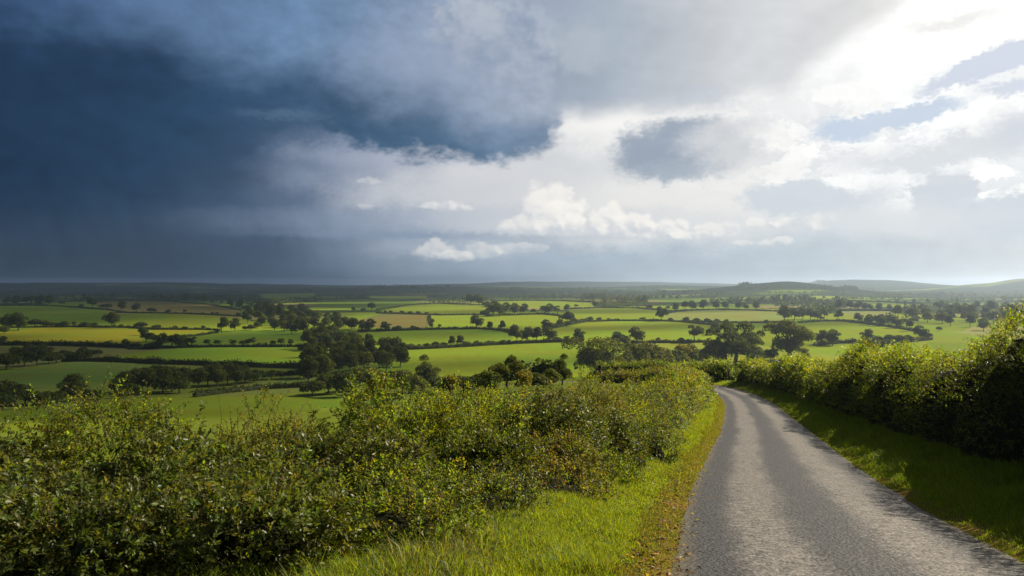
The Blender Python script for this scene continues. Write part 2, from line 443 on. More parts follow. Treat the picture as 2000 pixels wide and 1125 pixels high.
# 9  duller overhead and behind, where the cloud is thick
hi_k = 1.0 - 0.40 * sstep(26, 50, V)
c = scalec(c, hi_k)
bg = node('ShaderNodeBackground'); setin(TREE, bg.inputs[0], c); bg.inputs[1].default_value = WSTR
wo = node('ShaderNodeOutputWorld'); TREE.links.new(bg.outputs[0], wo.inputs[0])
world.cycles.sampling_method = 'NONE'

# ------------------------------------------------------------------ render settings
scene.render.engine = 'CYCLES'
scene.view_settings.view_transform = 'Standard'; scene.view_settings.look = 'None'
scene.view_settings.exposure = EXPO; scene.view_settings.gamma = 1.0
cy = scene.cycles
cy.max_bounces = 6; cy.diffuse_bounces = 3; cy.glossy_bounces = 2; cy.transmission_bounces = 4; cy.volume_bounces = 1; cy.transparent_max_bounces = 8
cy.caustics_reflective = False; cy.caustics_refractive = False
cy.sample_clamp_indirect = 6
cy.use_denoising = True
try:
    cy.denoiser = 'OPENIMAGEDENOISE'; cy.denoising_input_passes = 'RGB_ALBEDO_NORMAL'
except Exception: pass
# ------------------------------------------------------------------ materials
def new_mat(name):
    m = bpy.data.materials.new(name); m.use_nodes = True
    m.node_tree.nodes.clear()
    return m
def use(m):
    global TREE
    TREE = m.node_tree
def finish(m, shader, disp=None):
    o = node('ShaderNodeOutputMaterial')
    TREE.links.new(shader, o.inputs[0])
def attr(name='tint'):
    n = node('ShaderNodeAttribute', attribute_name=name)
    return S(n.outputs['Color'])
def principled(col, rough=0.6, spec=0.3, normal=None):
    n = node('ShaderNodeBsdfPrincipled')
    setin(TREE, n.inputs['Base Color'], col); setin(TREE, n.inputs['Roughness'], rough)
    setin(TREE, n.inputs['Specular IOR Level'], spec)
    if normal is not None: TREE.links.new(normal, n.inputs['Normal'])
    return n.outputs[0]
def mixs(f, a, b):
    n = node('ShaderNodeMixShader'); setin(TREE, n.inputs[0], f)
    TREE.links.new(a, n.inputs[1]); TREE.links.new(b, n.inputs[2]); return n.outputs[0]
def translucent(col):
    n = node('ShaderNodeBsdfTranslucent'); setin(TREE, n.inputs[0], col); return n.outputs[0]
def mulc(a, b):
    n = vm('MULTIPLY', a, b); return S(n.outputs[0])
def geo_pos():
    return S(node('ShaderNodeNewGeometry').outputs['Position'])
def bump(h, strength, dist):
    n = node('ShaderNodeBump'); n.inputs['Strength'].default_value = strength; n.inputs['Distance'].default_value = dist
    setin(TREE, n.inputs['Height'], h); return n.outputs[0]

def leaf_mat(name, rough, spec, trans, tcol):
    m = new_mat(name); use(m)
    t = attr()
    if name == 'tree_leaf':      # every tree a little different from the next
        rn = S(node('ShaderNodeObjectInfo').outputs['Random'])
        t = mulc(t, mixc(rn, (0.80, 0.86, 1.0), (1.35, 1.16, 0.9)))
    finish(m, mixs(trans, principled(t, rough, spec), translucent(mulc(t, tcol))))
    return m
M_LEAF = leaf_mat('hedge_leaf', 0.42, 0.16, 0.48, (2.3, 2.3, 0.5))
M_GLOSS = leaf_mat('bramble_leaf', 0.38, 0.20, 0.40, (2.2, 2.1, 0.5))
M_GRASS = leaf_mat('grass_blade', 0.5, 0.2, 0.48, (2.3, 2.0, 0.5))
M_TREE = leaf_mat('tree_leaf', 0.6, 0.07, 0.32, (2.2, 2.0, 0.6))

M_TWIG = new_mat('twig'); use(M_TWIG)
t = noise(geo_pos(), 9.0, 4, 0.6, dim='3D')
finish(M_TWIG, principled(mixc(t, (0.030, 0.022, 0.014), (0.085, 0.065, 0.042)), 0.85, 0.15))
M_BARK = new_mat('bark'); use(M_BARK)
t = noise(geo_pos(), 3.0, 5, 0.65, dim='3D')
finish(M_BARK, principled(mixc(t, (0.035, 0.028, 0.020), (0.12, 0.10, 0.075)), 0.9, 0.1))
M_CORE = new_mat('hedge_shade'); use(M_CORE)
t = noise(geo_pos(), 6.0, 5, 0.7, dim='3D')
finish(M_CORE, principled(mixc(t, (0.006, 0.007, 0.003), (0.018, 0.019, 0.008)), 0.95, 0.05))  # solid core behind the leaves, coloured near-black for the shade in the gaps

# land: the crop or sward colour of each field is in 'tint'
M_LAND = new_mat('sward'); use(M_LAND)
p = geo_pos()
n1 = noise(p, 0.012, 4, 0.55, dim='3D'); n2 = noise(p, 0.25, 4, 0.6, dim='3D')
n3 = noise(S(vm('MULTIPLY', p, (0.02, 0.35, 0.35)).outputs[0]), 1.0, 2, 0.5, dim='3D')
n4 = noise(S(vm('MULTIPLY', p, (0.16, 0.022, 0.1)).outputs[0]), 1.0, 3, 0.6, dim='3D')
k = 0.44 + 0.40 * n1 + 0.26 * n2 + 0.26 * n3 + 0.26 * n4
cc = scalec(attr(), k)
cc = mulc(cc, mixc(sstep(0.40, 0.66, n1), (1.10, 0.98, 0.9), (0.90, 1.03, 1.0)))
_d = node('ShaderNodeBsdfDiffuse'); setin(TREE, _d.inputs[0], cc); TREE.links.new(bump(n2, 0.4, 0.6), _d.inputs['Normal'])
finish(M_LAND, _d.outputs[0])

# lane: worn chippings, two paler wheel tracks, darker crown and edges
M_ROAD = new_mat('tarmac'); use(M_ROAD)
uvn = node('ShaderNodeUVMap'); uvn.uv_map = 'UVMap'
us = node('ShaderNodeSeparateXYZ'); TREE.links.new(uvn.outputs[0], us.inputs[0])
ux, uy = S(us.outputs[0]), S(us.outputs[1])
p = geo_pos()
wob = noise(vec(ux * 0.6, uy * 0.16, 0), 1.0, 4, 0.6) - 0.5
xx = ux + wob * 0.55
def track(c0, w):
    return sstep(w * 1.25, 0.0, mth('ABSOLUTE', xx - c0))
wear = mth('MAXIMUM', track(-0.82, 0.62), track(0.95, 0.70) * 0.9)
patch = noise(p, 0.8, 5, 0.65, dim='3D'); grit = noise(p, 38.0, 3, 0.7, dim='3D')
vo = node('ShaderNodeTexVoronoi', feature='F1', voronoi_dimensions='3D'); setin(TREE, vo.inputs['Vector'], p); vo.inputs['Scale'].default_value = 19.0
chip = S(vo.outputs['Distance']); chc = S(vo.outputs['Color'])
cx_, _cy = xy(chc)
blot = noise(p, 9.0, 5, 0.75, dim='3D')
k = sstep(0.22, 0.95, wear * (0.66 + 0.5 * patch) + 0.28 * patch + (blot - 0.5) * 0.9)
base = mixc(k, (0.025, 0.0245, 0.027), (0.128, 0.116, 0.103))
base = scalec(base, 0.12 + 1.05 * cx_ + 0.45 * grit + (blot - 0.5) * 1.5)
moss = sstep(1.72, 1.98, mth('ABSOLUTE', ux) + (patch - 0.5) * 0.5 + (grit - 0.5) * 0.2)
base = mixc(moss * 0.75, base, (0.085, 0.070, 0.035))
hb = (1.0 - chip) * 0.6 + grit * 0.5 + blot * 0.9
finish(M_ROAD, principled(base, 0.62, 0.32, bump(hb, 0.8, 0.03)))

# ------------------------------------------------------------------ fields
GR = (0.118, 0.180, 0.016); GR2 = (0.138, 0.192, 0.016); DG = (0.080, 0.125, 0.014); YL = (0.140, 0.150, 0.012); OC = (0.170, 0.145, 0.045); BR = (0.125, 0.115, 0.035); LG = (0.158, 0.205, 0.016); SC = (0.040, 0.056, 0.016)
FIELDS = [
 ('green pasture above the hedge with the lone spreading oak', GR, [(-60, 598), (88, 597), (206, 606), (222, 612), (216, 640), (140, 640), (-60, 642)]),
 ('narrow green strip behind the first brown field', GR2, [(84, 592), (170, 589), (196, 600), (188, 603), (100, 598)]),
 ('long ochre stubble field on the west of the valley', OC, [(189, 590), (245, 588), (315, 588), (402, 593), (470, 606), (460, 616), (350, 612), (300, 612), (245, 611), (196, 602)]),
 ('bright green meadow below the ochre stubble', LG, [(224, 636), (240, 616), (300, 612), (413, 615), (485, 623), (500, 634), (478, 641), (402, 643), (304, 643), (230, 640)]),
 ('broad golden hay field on the west', YL, [(-60, 652), (0, 650), (70, 640), (147, 639), (245, 641), (282, 645), (276, 677), (175, 675), (-60, 673)]),
 ('small golden field between two hedges', YL, [(295, 645), (350, 643), (412, 647), (385, 656), (330, 662), (296, 660)]),
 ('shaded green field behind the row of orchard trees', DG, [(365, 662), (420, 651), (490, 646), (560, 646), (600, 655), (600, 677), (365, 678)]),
 ('long green field in front of the row of small trees', GR, [(170, 702), (280, 687), (365, 679), (525, 678), (600, 677), (600, 719), (507, 717), (385, 712), (297, 709)]),
 ('olive pasture ringed by dark trees', (0.095, 0.135, 0.030), [(-60, 740), (7, 728), (70, 711), (157, 709), (300, 711), (400, 719), (395, 732), (300, 745), (217, 760), (120, 775), (-60, 775)]),
 ('rough slope above the near western hedge', (0.090, 0.120, 0.028), [(350, 772), (490, 748), (620, 735), (640, 745), (560, 775), (420, 782)]),
 ('sloping meadow just over the near hedge', (0.098, 0.140, 0.014), [(-80, 812), (100, 795), (210, 781), (380, 772), (460, 774), (640, 765), (700, 800), (640, 880), (-80, 900)]),
 ('domed bright meadow above the brown plough land', LG, [(741, 608), (797, 597), (850, 593), (937, 597), (955, 603), (950, 613), (850, 615), (790, 612)]),
 ('brown ploughed field near the middle of the valley', BR, [(690, 618), (727, 612), (797, 613), (835, 616), (845, 629), (830, 643), (762, 643), (700, 636)]),
 ('tongue of grass beside the ploughed field', GR2, [(640, 622), (727, 611), (745, 613), (690, 628), (655, 630)]),
 ('green field around the lone round tree', LG, [(838, 617), (920, 616), (1010, 616), (1090, 620), (1110, 630), (1060, 640), (1000, 648), (850, 643), (846, 630)]),
 ('sweeping half shaded meadow beside the wood', GR, [(640, 664), (727, 648), (815, 643), (920, 642), (1000, 649), (1000, 668), (870, 678), (787, 680), (735, 665)]),
 ('large smooth pasture behind the near copse', GR2, [(740, 722), (785, 690), (885, 680), (990, 672), (1116, 671), (1230, 672), (1200, 740), (1060, 745), (900, 745), (720, 735)]),
 ('far flat green meadow', LG, [(905, 593), (958, 590), (1025, 586), (1158, 591), (1162, 599), (1095, 603), (905, 596)]),
 ('green meadow with a row of round hedge bushes', LG, [(1112, 606), (1210, 601), (1286, 606), (1284, 624), (1210, 626), (1133, 627), (1110, 616)]),
 ('pale olive field east of the dark field oak', (0.165, 0.195, 0.050), [(1300, 613), (1367, 605), (1530, 609), (1530, 629), (1455, 631), (1300, 627)]),
 ('great domed pasture in the middle of the valley', LG, [(1065, 652), (1140, 631), (1210, 626), (1297, 627), (1420, 634), (1400, 652), (1346, 667), (1259, 669), (1140, 668), (1070, 664)]),
 ('lit grass behind the pair of oaks', (0.165, 0.205, 0.028), [(1200, 676), (1297, 669), (1400, 670), (1720, 690), (1720, 720), (1500, 725), (1200, 735)]),
 ('pale pasture beyond the oaks', LG, [(1560, 633), (1636, 626), (1740, 637), (1790, 648), (1700, 667), (1600, 664)]),
 ('strip of pasture in front of the double crowned tree', LG, [(1580, 680), (1684, 672), (1740, 676), (1810, 668), (1830, 690), (1580, 692)]),
 ('thin meadow behind the clipped hedge trees', GR2, [(1760, 633), (1900, 638), (1880, 648), (1790, 645)]),
 ('small hazy field below the line of far trees', (0.16, 0.185, 0.055), [(1640, 608), (1738, 608), (1745, 614), (1660, 618)]),
 ('long hazy meadow beyond the line of far trees', LG, [(1640, 589), (1720, 589), (1795, 597), (1780, 601), (1650, 597)]),
 ('far hazy strip of grass on the east', LG, [(1840, 593), (2010, 593), (2010, 598), (1840, 598)]),
 ('hazy strip under the long dark plantation', LG, [(1185, 600), (1290, 597), (1520, 604), (1520, 608), (1367, 605), (1290, 605), (1200, 601)]),
 ('far strip of sunlit grass', LG, [(720, 578), (835, 577), (835, 583), (760, 586), (720, 582)]),
 ('far thin meadow on the dull side', LG, [(505, 574), (616, 572), (616, 580), (520, 583)]),
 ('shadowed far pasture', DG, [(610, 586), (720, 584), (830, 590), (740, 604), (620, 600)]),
]
def in_poly(px, py, poly):
    r = np.zeros(len(px), bool); n = len(poly)
    for i in range(n):
        x1, y1 = poly[i]; x2, y2 = poly[(i + 1) % n]
        if y1 == y2: continue
        c_ = ((y1 > py) != (y2 > py)) & (px < (x2 - x1) * (py - y1) / (y2 - y1) + x1)
        r ^= c_
    return r

# ------------------------------------------------------------------ ground sheet, in rings about the viewpoint
fine = np.linspace(-R(44), R(44), 720)
coarse = np.linspace(R(44), R(316), 90)[1:-1]
A = np.r_[fine, coarse]; na = len(A)
rr = np.r_[np.geomspace(0.4, 3, 10)[:-1], np.geomspace(3, 14000, 640)]; nr = len(rr)
AX, RR = np.meshgrid(A, rr)
X = np.sin(AX) * RR; Y = np.cos(AX) * RR
Z = height(X, Y)
vx, vy, vz = X.ravel(), Y.ravel(), Z.ravel()
# colours: near the lane grass, on the slope rough scrub, far off a patchwork
vpx = 1000 + F * vx / np.maximum(vy, 0.5); vpy = HORIZ - F * (vz - EYE) / np.maximum(vy, 0.5)
tint = np.empty((len(vx), 3)); tint[:] = SC
rad = np.hypot(vx, vy)
# patchwork of far fields
cellx = vx + 160 * (vnoise(np.stack([vx / 700, vy / 700, 0 * vx], -1), 31) - .5); celly = vy + 160 * (vnoise(np.stack([vx / 700, vy / 700, 0 * vx + 5], -1), 33) - .5)
gy = np.floor(celly / 260).astype(np.int64); gx = np.floor((cellx + 170 * _hash(gy, gy * 0, gy * 0, 3)) / 330).astype(np.int64)
hsh = _hash(gx, gy, gx * 0, 77); h2 = _hash(gx, gy, gx * 0 + 1, 99)
pal = np.array([GR, LG, GR2, DG, (0.17, 0.18, 0.06), (0.035, 0.05, 0.016), (0.035, 0.05, 0.016), (0.20, 0.18, 0.07)])
idx_ = (hsh * 7.999).astype(int); idx_ = np.where((rad < 1700) & ((idx_ == 5) | (idx_ == 6)), 2, idx_)
far = np.clip(pal[idx_] * (0.8 + 0.4 * h2[:, None]), 0, 1)
ex = np.minimum(celly / 260 - gy, 1 - (celly / 260 - gy)) * 260
far[(ex < 9) & (rad > 1500)] = (0.03, 0.045, 0.015)
w = smooth(480, 620, rad)[:, None] * (vy > 0)[:, None]
woody = smooth(0.40, 0.50, .10 * smooth(3500, 5500, rad) + fbm(np.stack([vx / 1100, vy / 450, 0 * vx], -1), 41, 3))[:, None] * smooth(1900, 2600, rad)[:, None]
far = far * (1 - woody) + np.array((0.026, 0.040, 0.014)) * woody
tint = tint * (1 - w) + far * w
# ground in front of 500 m not in a listed field: meadow or scrub
m = fbm(np.stack([vx / 40, vy / 40, 0 * vx], -1), 51, 3)[:, None]
nearw = (1 - smooth(300, 800, rad))[:, None]
tint = tint * (1 - nearw) + (np.array((0.100, 0.145, 0.020)) * m + np.array((0.070, 0.095, 0.018)) * (1 - m)) * nearw
# verges
d, kk = road_param(vx, vy)
vw = (1 - smooth(4.6, 6.0, np.abs(d)))[:, None]
gv = np.array((0.105, 0.150, 0.022)) * np.ones((len(vx), 1))
strip = (smooth(HALF + .75, HALF + .25, np.abs(d)) * 0)[:, None]
edge = (1 - smooth(HALF + .15, HALF + .60, np.abs(d) + 0.5 * (fbm(np.stack([vx * 1.5, vy * 1.5, 0 * vx], -1), 61, 3) - .5)))[:, None]
gv = gv * (1 - edge) + np.array((0.125, 0.092, 0.030)) * edge
tint = tint * (1 - vw) + gv * vw
Q = np.arange(nr * na).reshape(nr, na)
a_ = Q[:-1]; b_ = Q[1:]
faces = np.stack([a_.ravel(), np.roll(a_, -1, 1).ravel(), np.roll(b_, -1, 1).ravel(), b_.ravel()], 1)[:, ::-1]
fc = np.stack([vx, vy, vz], 1)[faces].mean(1)
fpx = 1000 + F * fc[:, 0] / np.maximum(fc[:, 1], 0.5); fpy = HORIZ - F * (fc[:, 2] - EYE) / np.maximum(fc[:, 1], 0.5)
owner = np.full(len(faces), -1)
ok = (fc[:, 1] > 60) & (np.hypot(fc[:, 0], fc[:, 1]) < 6000)
okd, _ = road_param(fc[:, 0], fc[:, 1]); ok &= np.abs(okd) > 7
for i, (lab, colr, poly) in enumerate(FIELDS):
    owner[ok & in_poly(fpx, fpy, poly)] = i
allv = np.stack([vx, vy, vz], 1)
# smooth normals over the whole sheet so that field borders do not show as creases
def sub_mesh(name, sel, mat, tints):
    f = faces[sel]; u, inv = np.unique(f.ravel(), return_inverse=True)
    o = mesh_from(name, allv[u], inv.reshape(-1, 4), mat, tints[u] if tints.ndim == 2 and len(tints) == len(allv) else tints, smooth=True)
    return o
g = sub_mesh('ground', owner == -1, M_LAND, tint); tag(g, kind='structure')
for i, (lab, colr, poly) in enumerate(FIELDS):
    s = owner == i
    if s.sum() < 4: print('FIELD EMPTY', lab); continue
    base = np.array(colr)
    o = sub_mesh('field', s, M_LAND, np.tile(base, (len(allv), 1)))
    tag(o, lab, None, None, 'structure')
    o['label'] = lab

# ------------------------------------------------------------------ the lane
off = np.array([-HALF, -HALF * .9, -1.4, -1.0, -.5, 0, .5, 1.0, 1.4, HALF * .9, HALF])
wob = 0.10 * (fbm(np.stack([RS * 0.9, 0 * RS, 0 * RS], -1), 71, 3) - .5) * 2; wob2 = 0.10 * (fbm(np.stack([RS * 0.9, 0 * RS + 9, 0 * RS], -1), 72, 3) - .5) * 2
rv = []; ruv = []
for j, o_ in enumerate(off):
    oo = o_ + (wob if j == 0 else wob2 if j == len(off) - 1 else 0)
    P = RL + RN * np.atleast_1d(oo)[:, None] if np.ndim(oo) else RL + RN * oo
    z = RZ + 0.035 * (1 - (o_ / HALF) ** 2) + 0.012
    rv.append(np.c_[P, z]); ruv.append(np.c_[np.zeros(len(RL)) + o_, RS])
nv = len(RL); rv = np.stack(rv, 1).reshape(-1, 3); ruv = np.stack(ruv, 1).reshape(-1, 2)
Qr = np.arange(nv * len(off)).reshape(nv, len(off))
rf = np.stack([Qr[:-1, :-1].ravel(), Qr[:-1, 1:].ravel(), Qr[1:, 1:].ravel(), Qr[1:, :-1].ravel()], 1)
rd = mesh_from('road', rv, rf, M_ROAD, uv=ruv, smooth=True); tag(rd, kind='structure')
# ------------------------------------------------------------------ leaves, blades and twigs
def leaves(P, D, N, L, W, fold=0.12):
    """pointed leaves, two facets each: verts (4n,3), tris (2n,3)"""
    D = norm(D); Sd = norm(np.cross(D, N)); N = np.cross(Sd, D)
    L = L[:, None]; W = W[:, None]
    m = P + D * L * 0.42 + N * W * fold
    v = np.stack([P, m + Sd * W * .5, P + D * L - N * L * 0.10, m - Sd * W * .5], 1)
    k = np.arange(len(P))[:, None] * 4
    f = np.concatenate([k + np.array([[0, 1, 2]]), k + np.array([[0, 2, 3]])], 0)
    return v.reshape(-1, 3), f
def strips(A_, B_, w0, w1):
    """thin three sided twigs from A to B: verts (6n), quads (3n)"""
    D = norm(B_ - A_); h = np.where(np.abs(D[:, 2:3]) > .9, np.array([[1., 0, 0]]), np.array([[0, 0, 1.]]))
    s = norm(np.cross(D, h)); t = np.cross(D, s)
    vs = []
    for P, w_ in ((A_, w0), (B_, w1)):
        w_ = np.broadcast_to(np.asarray(w_, float), (len(P),))[:, None]
        for a in (0, 2.094, 4.189): vs.append(P + (s * math.cos(a) + t * math.sin(a)) * w_)
    v = np.stack(vs, 1).reshape(-1, 3); k = np.arange(len(A_))[:, None] * 6
    f = np.concatenate([k + np.array([[i, (i + 1) % 3, 3 + (i + 1) % 3, 3 + i]]) for i in range(3)], 0)
    return v, f
def tube(pts, rads, n=7):
    """a tapering limb through points"""
    pts = np.asarray(pts, float); T = norm(np.gradient(pts, axis=0))
    ref = np.array([0.3, 0.9, 0.1]); s = norm(np.cross(T, ref)); t = np.cross(T, s)
    a = np.linspace(0, 2 * np.pi, n, endpoint=False)
    v = (pts[:, None] + (s[:, None] * np.cos(a)[None, :, None] + t[:, None] * np.sin(a)[None, :, None]) * np.asarray(rads)[:, None, None]).reshape(-1, 3)
    m = len(pts); Q_ = np.arange(m * n).reshape(m, n)
    f = np.stack([Q_[:-1].ravel(), np.roll(Q_[:-1], -1, 1).ravel(), np.roll(Q_[1:], -1, 1).ravel(), Q_[1:].ravel()], 1)
    return v, f
class Acc:
    def __init__(s): s.v = []; s.f = []; s.t = []; s.n = 0
    def add(s, v, f, t=None):
        s.v.append(v); s.f.append(f + s.n); s.n += len(v)
        if t is not None: s.t.append(np.broadcast_to(t, (len(v), 3)) if np.ndim(t) == 1 else t)
    def build(s, name, mat, parent=None, smooth=False):
        return mesh_from(name, np.concatenate(s.v), np.concatenate(s.f), mat, np.concatenate(s.t) if s.t else None, parent, smooth)
def runit(n):
    return norm(rng.normal(size=(n, 3)))
def vary(cols, n, amount=0.25, per=1):
    """leaf colours drawn from a small palette"""
    cols = np.asarray(cols); c_ = cols[rng.integers(0, len(cols), n)]
    c_ = c_ * (1 + amount * rng.normal(size=(n, 1))).clip(.4, 1.8) * (1 + .10 * rng.normal(size=(n, 3)))
    return np.repeat(np.clip(c_, .004, .6), per, 0)

def sprigs(acc, twg, P, D, length, nleaf, lsize, cols, arch=0.3, twigw=0.0022, upb=0.8, shine=0.0, aspect=0.55):
    """shoots that start at P and run along D, carrying leaves"""
    n = len(P); D = norm(D)
    side = norm(np.cross(D, runit(n)))
    bend = norm(side * .7 + np.array([0, 0, -1.0]) * 0.7) * (length * arch)[:, None]
    u = (np.arange(nleaf)[None] + rng.uniform(.2, .8, (n, nleaf))) / nleaf
    B = P[:, None] + D[:, None] * (length[:, None] * u)[..., None] + bend[:, None] * (u ** 2)[..., None]
    tang = norm(D[:, None] + bend[:, None] / np.maximum(length, 1e-3)[:, None, None] * 2 * u[..., None])
    sgn = np.where(np.arange(nleaf) % 2 == 0, 1.0, -1.0)[None, :, None]
    s2 = norm(np.cross(tang, norm(side + 0.6 * rng.normal(size=(n, 3)))[:, None]))
    ld = norm(tang * 0.7 + s2 * sgn * 0.9 + 0.45 * rng.normal(size=B.shape))
    ln = norm(rng.normal(size=B.shape) * 0.55 + np.array([0, 0, upb]) + 0.3 * tang)
    sz = lsize * rng.uniform(.6, 1.35, (n, nleaf)) * (1.08 - 0.35 * u)
    v, f = leaves(B.reshape(-1, 3), ld.reshape(-1, 3), ln.reshape(-1, 3), sz.ravel(), sz.ravel() * aspect)
    t = np.repeat(np.repeat(vary(cols, n, .22), nleaf, 0) * (1 + .14 * rng.normal(size=(n * nleaf, 1))).clip(.5, 1.6), 4, 0)
    acc.add(v, f, np.clip(t, .003, .7))
    if twg is not None and twigw > 0:
        us = np.array([0, .5, 1.0])
        C_ = P[:, None] + D[:, None] * (length[:, None] * us[None])[..., None] + bend[:, None] * (us ** 2)[None, :, None]
        for a in (0, 1):
            vv, ff = strips(C_[:, a], C_[:, a + 1], twigw * (1.4 - .5 * a), twigw * (1.0 - .6 * a))
            twg.add(vv, ff)

# palettes of the hedge plants
BRAM = [(.068, .088, .018), (.082, .104, .022), (.094, .108, .026), (.112, .122, .030)]
HAWT = [(0.122, 0.159, .018), (0.146, 0.177, .020), (0.098, 0.140, .020), (0.171, 0.177, .022)]
OLIV = [(0.098, 0.120, .020), (0.120, 0.132, .022), (0.081, 0.105, .018)]
RUSS = [(0.128, 0.116, .028), (0.104, 0.104, .026), (0.152, 0.104, .030), (0.122, 0.110, .034)]
DARK = [(.042, .060, .013), (.054, .070, .015), (.066, .080, .018)]
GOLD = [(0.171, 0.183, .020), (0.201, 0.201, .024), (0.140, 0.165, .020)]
GREY = [(0.104, 0.122, .055), (0.085, 0.107, .048), (0.122, 0.134, .062)]

def dome(cx, cy, rx, ry, h, rz, n, seed, lump=0.34):
    """points and outward directions on an uneven dome resting on the ground"""
    a = rng.uniform(0, 2 * np.pi, n); z = rng.uniform(0.02, 1, n) ** 0.8
    r = np.sqrt(np.maximum(1 - z ** 2.4, 0.0))
    q_ = np.stack([np.cos(a) * r, np.sin(a) * r, z], 1)
    k = 1 + lump * 2 * (fbm(q_ * 2.1 + seed * 3.7, seed, 3) - .5) + .20 * 2 * (vnoise(q_ * 5.0 + seed, seed + 1) - .5)
    k = k * rng.uniform(.86, 1.02, n)
    c_, s_ = math.cos(rz), math.sin(rz)
    lx = q_[:, 0] * rx * k; ly = q_[:, 1] * ry * k
    P = np.stack([cx + lx * c_ - ly * s_, cy + lx * s_ + ly * c_, np.zeros(n)], 1)
    g0 = height(P[:, 0], P[:, 1]); P[:, 2] = g0 + q_[:, 2] * h * k
    ox = q_[:, 0] / rx; oy = q_[:, 1] / ry
    O = norm(np.stack([ox * c_ - oy * s_, ox * s_ + oy * c_, q_[:, 2] / h], 1))
    return P, O
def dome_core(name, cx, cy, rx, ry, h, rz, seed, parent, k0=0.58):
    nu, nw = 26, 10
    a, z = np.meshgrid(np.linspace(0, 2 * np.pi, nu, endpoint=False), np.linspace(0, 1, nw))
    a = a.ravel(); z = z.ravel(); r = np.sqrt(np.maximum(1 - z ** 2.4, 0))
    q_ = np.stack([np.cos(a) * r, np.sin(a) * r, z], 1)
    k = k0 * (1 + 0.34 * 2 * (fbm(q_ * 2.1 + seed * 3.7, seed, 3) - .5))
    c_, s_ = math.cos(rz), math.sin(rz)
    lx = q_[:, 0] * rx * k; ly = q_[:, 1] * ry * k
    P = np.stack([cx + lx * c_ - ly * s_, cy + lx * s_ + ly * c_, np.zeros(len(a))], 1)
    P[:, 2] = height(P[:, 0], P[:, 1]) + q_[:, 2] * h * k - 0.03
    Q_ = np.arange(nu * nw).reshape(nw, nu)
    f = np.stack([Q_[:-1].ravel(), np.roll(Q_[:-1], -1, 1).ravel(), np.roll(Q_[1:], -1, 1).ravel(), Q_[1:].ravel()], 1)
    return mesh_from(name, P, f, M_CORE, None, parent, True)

def shrub(name, label, cat, cx, cy, rx, ry, h, rz, pal, lsize, dens, mat, seed, shoots=10, shoot_len=0.5, shoot_pal=None, group='bushes making up the near hedge', nl=9):
    gz = float(height(cx, cy)[0])
    root = empty(name, (cx, cy, gz)); tag(root, label, cat, group)
    inv = Vector((cx, cy, gz))
    def local(o):
        o.location = -inv; return o
    shoots = int(shoots * 1.5)
    acc = Acc(); tw = Acc()
    area = 3.0 * (rx + ry) * h + math.pi * rx * ry * .6
    dens *= .88; lsize *= 1.18; n = int(area * dens)
    P, O = dome(cx, cy, rx, ry, h, rz, n, seed)
    # thin places and clumps
    keep = fbm(P * 2.3 + 13.1, seed + 5, 2) + rng.uniform(-.12, .12, n) > 0.40
    P, O = P[keep], O[keep]; n = len(P)
    D = O * 0.75 + np.array([0, 0, .55]) + 0.65 * runit(n)
    L = rng.uniform(.12, .34, n)
    sprigs(acc, tw, P - O * 0.06, D, L, nl, lsize, pal, 0.35)
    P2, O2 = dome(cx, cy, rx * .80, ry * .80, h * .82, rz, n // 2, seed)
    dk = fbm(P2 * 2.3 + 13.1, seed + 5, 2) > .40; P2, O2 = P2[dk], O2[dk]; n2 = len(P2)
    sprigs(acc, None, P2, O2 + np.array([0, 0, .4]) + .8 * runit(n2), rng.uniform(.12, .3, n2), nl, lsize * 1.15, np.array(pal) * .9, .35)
    if shoots:
        a = rng.uniform(0, 2 * np.pi, shoots); r = np.sqrt(rng.uniform(0, .6, shoots))
        c_, s_ = math.cos(rz), math.sin(rz)
        lx = np.cos(a) * r * rx; ly = np.sin(a) * r * ry
        Ps = np.stack([cx + lx * c_ - ly * s_, cy + lx * s_ + ly * c_, np.zeros(shoots)], 1)
        Ps[:, 2] = height(Ps[:, 0], Ps[:, 1]) + h * np.sqrt(1 - r ** 2.0) * .80
        Ds = np.array([0, 0, 1.0]) + 0.42 * runit(shoots)
        Ls = shoot_len * rng.uniform(.5, 1.75, shoots)
        sprigs(acc, tw, Ps, Ds, Ls, 13, lsize * .95, shoot_pal or pal, .30, .0040)
    local(dome_core('shade_core', cx, cy, rx, ry, h, rz, seed, root))
    local(acc.build('foliage', mat, root)); local(tw.build('twig_work', M_TWIG, root))
    return root

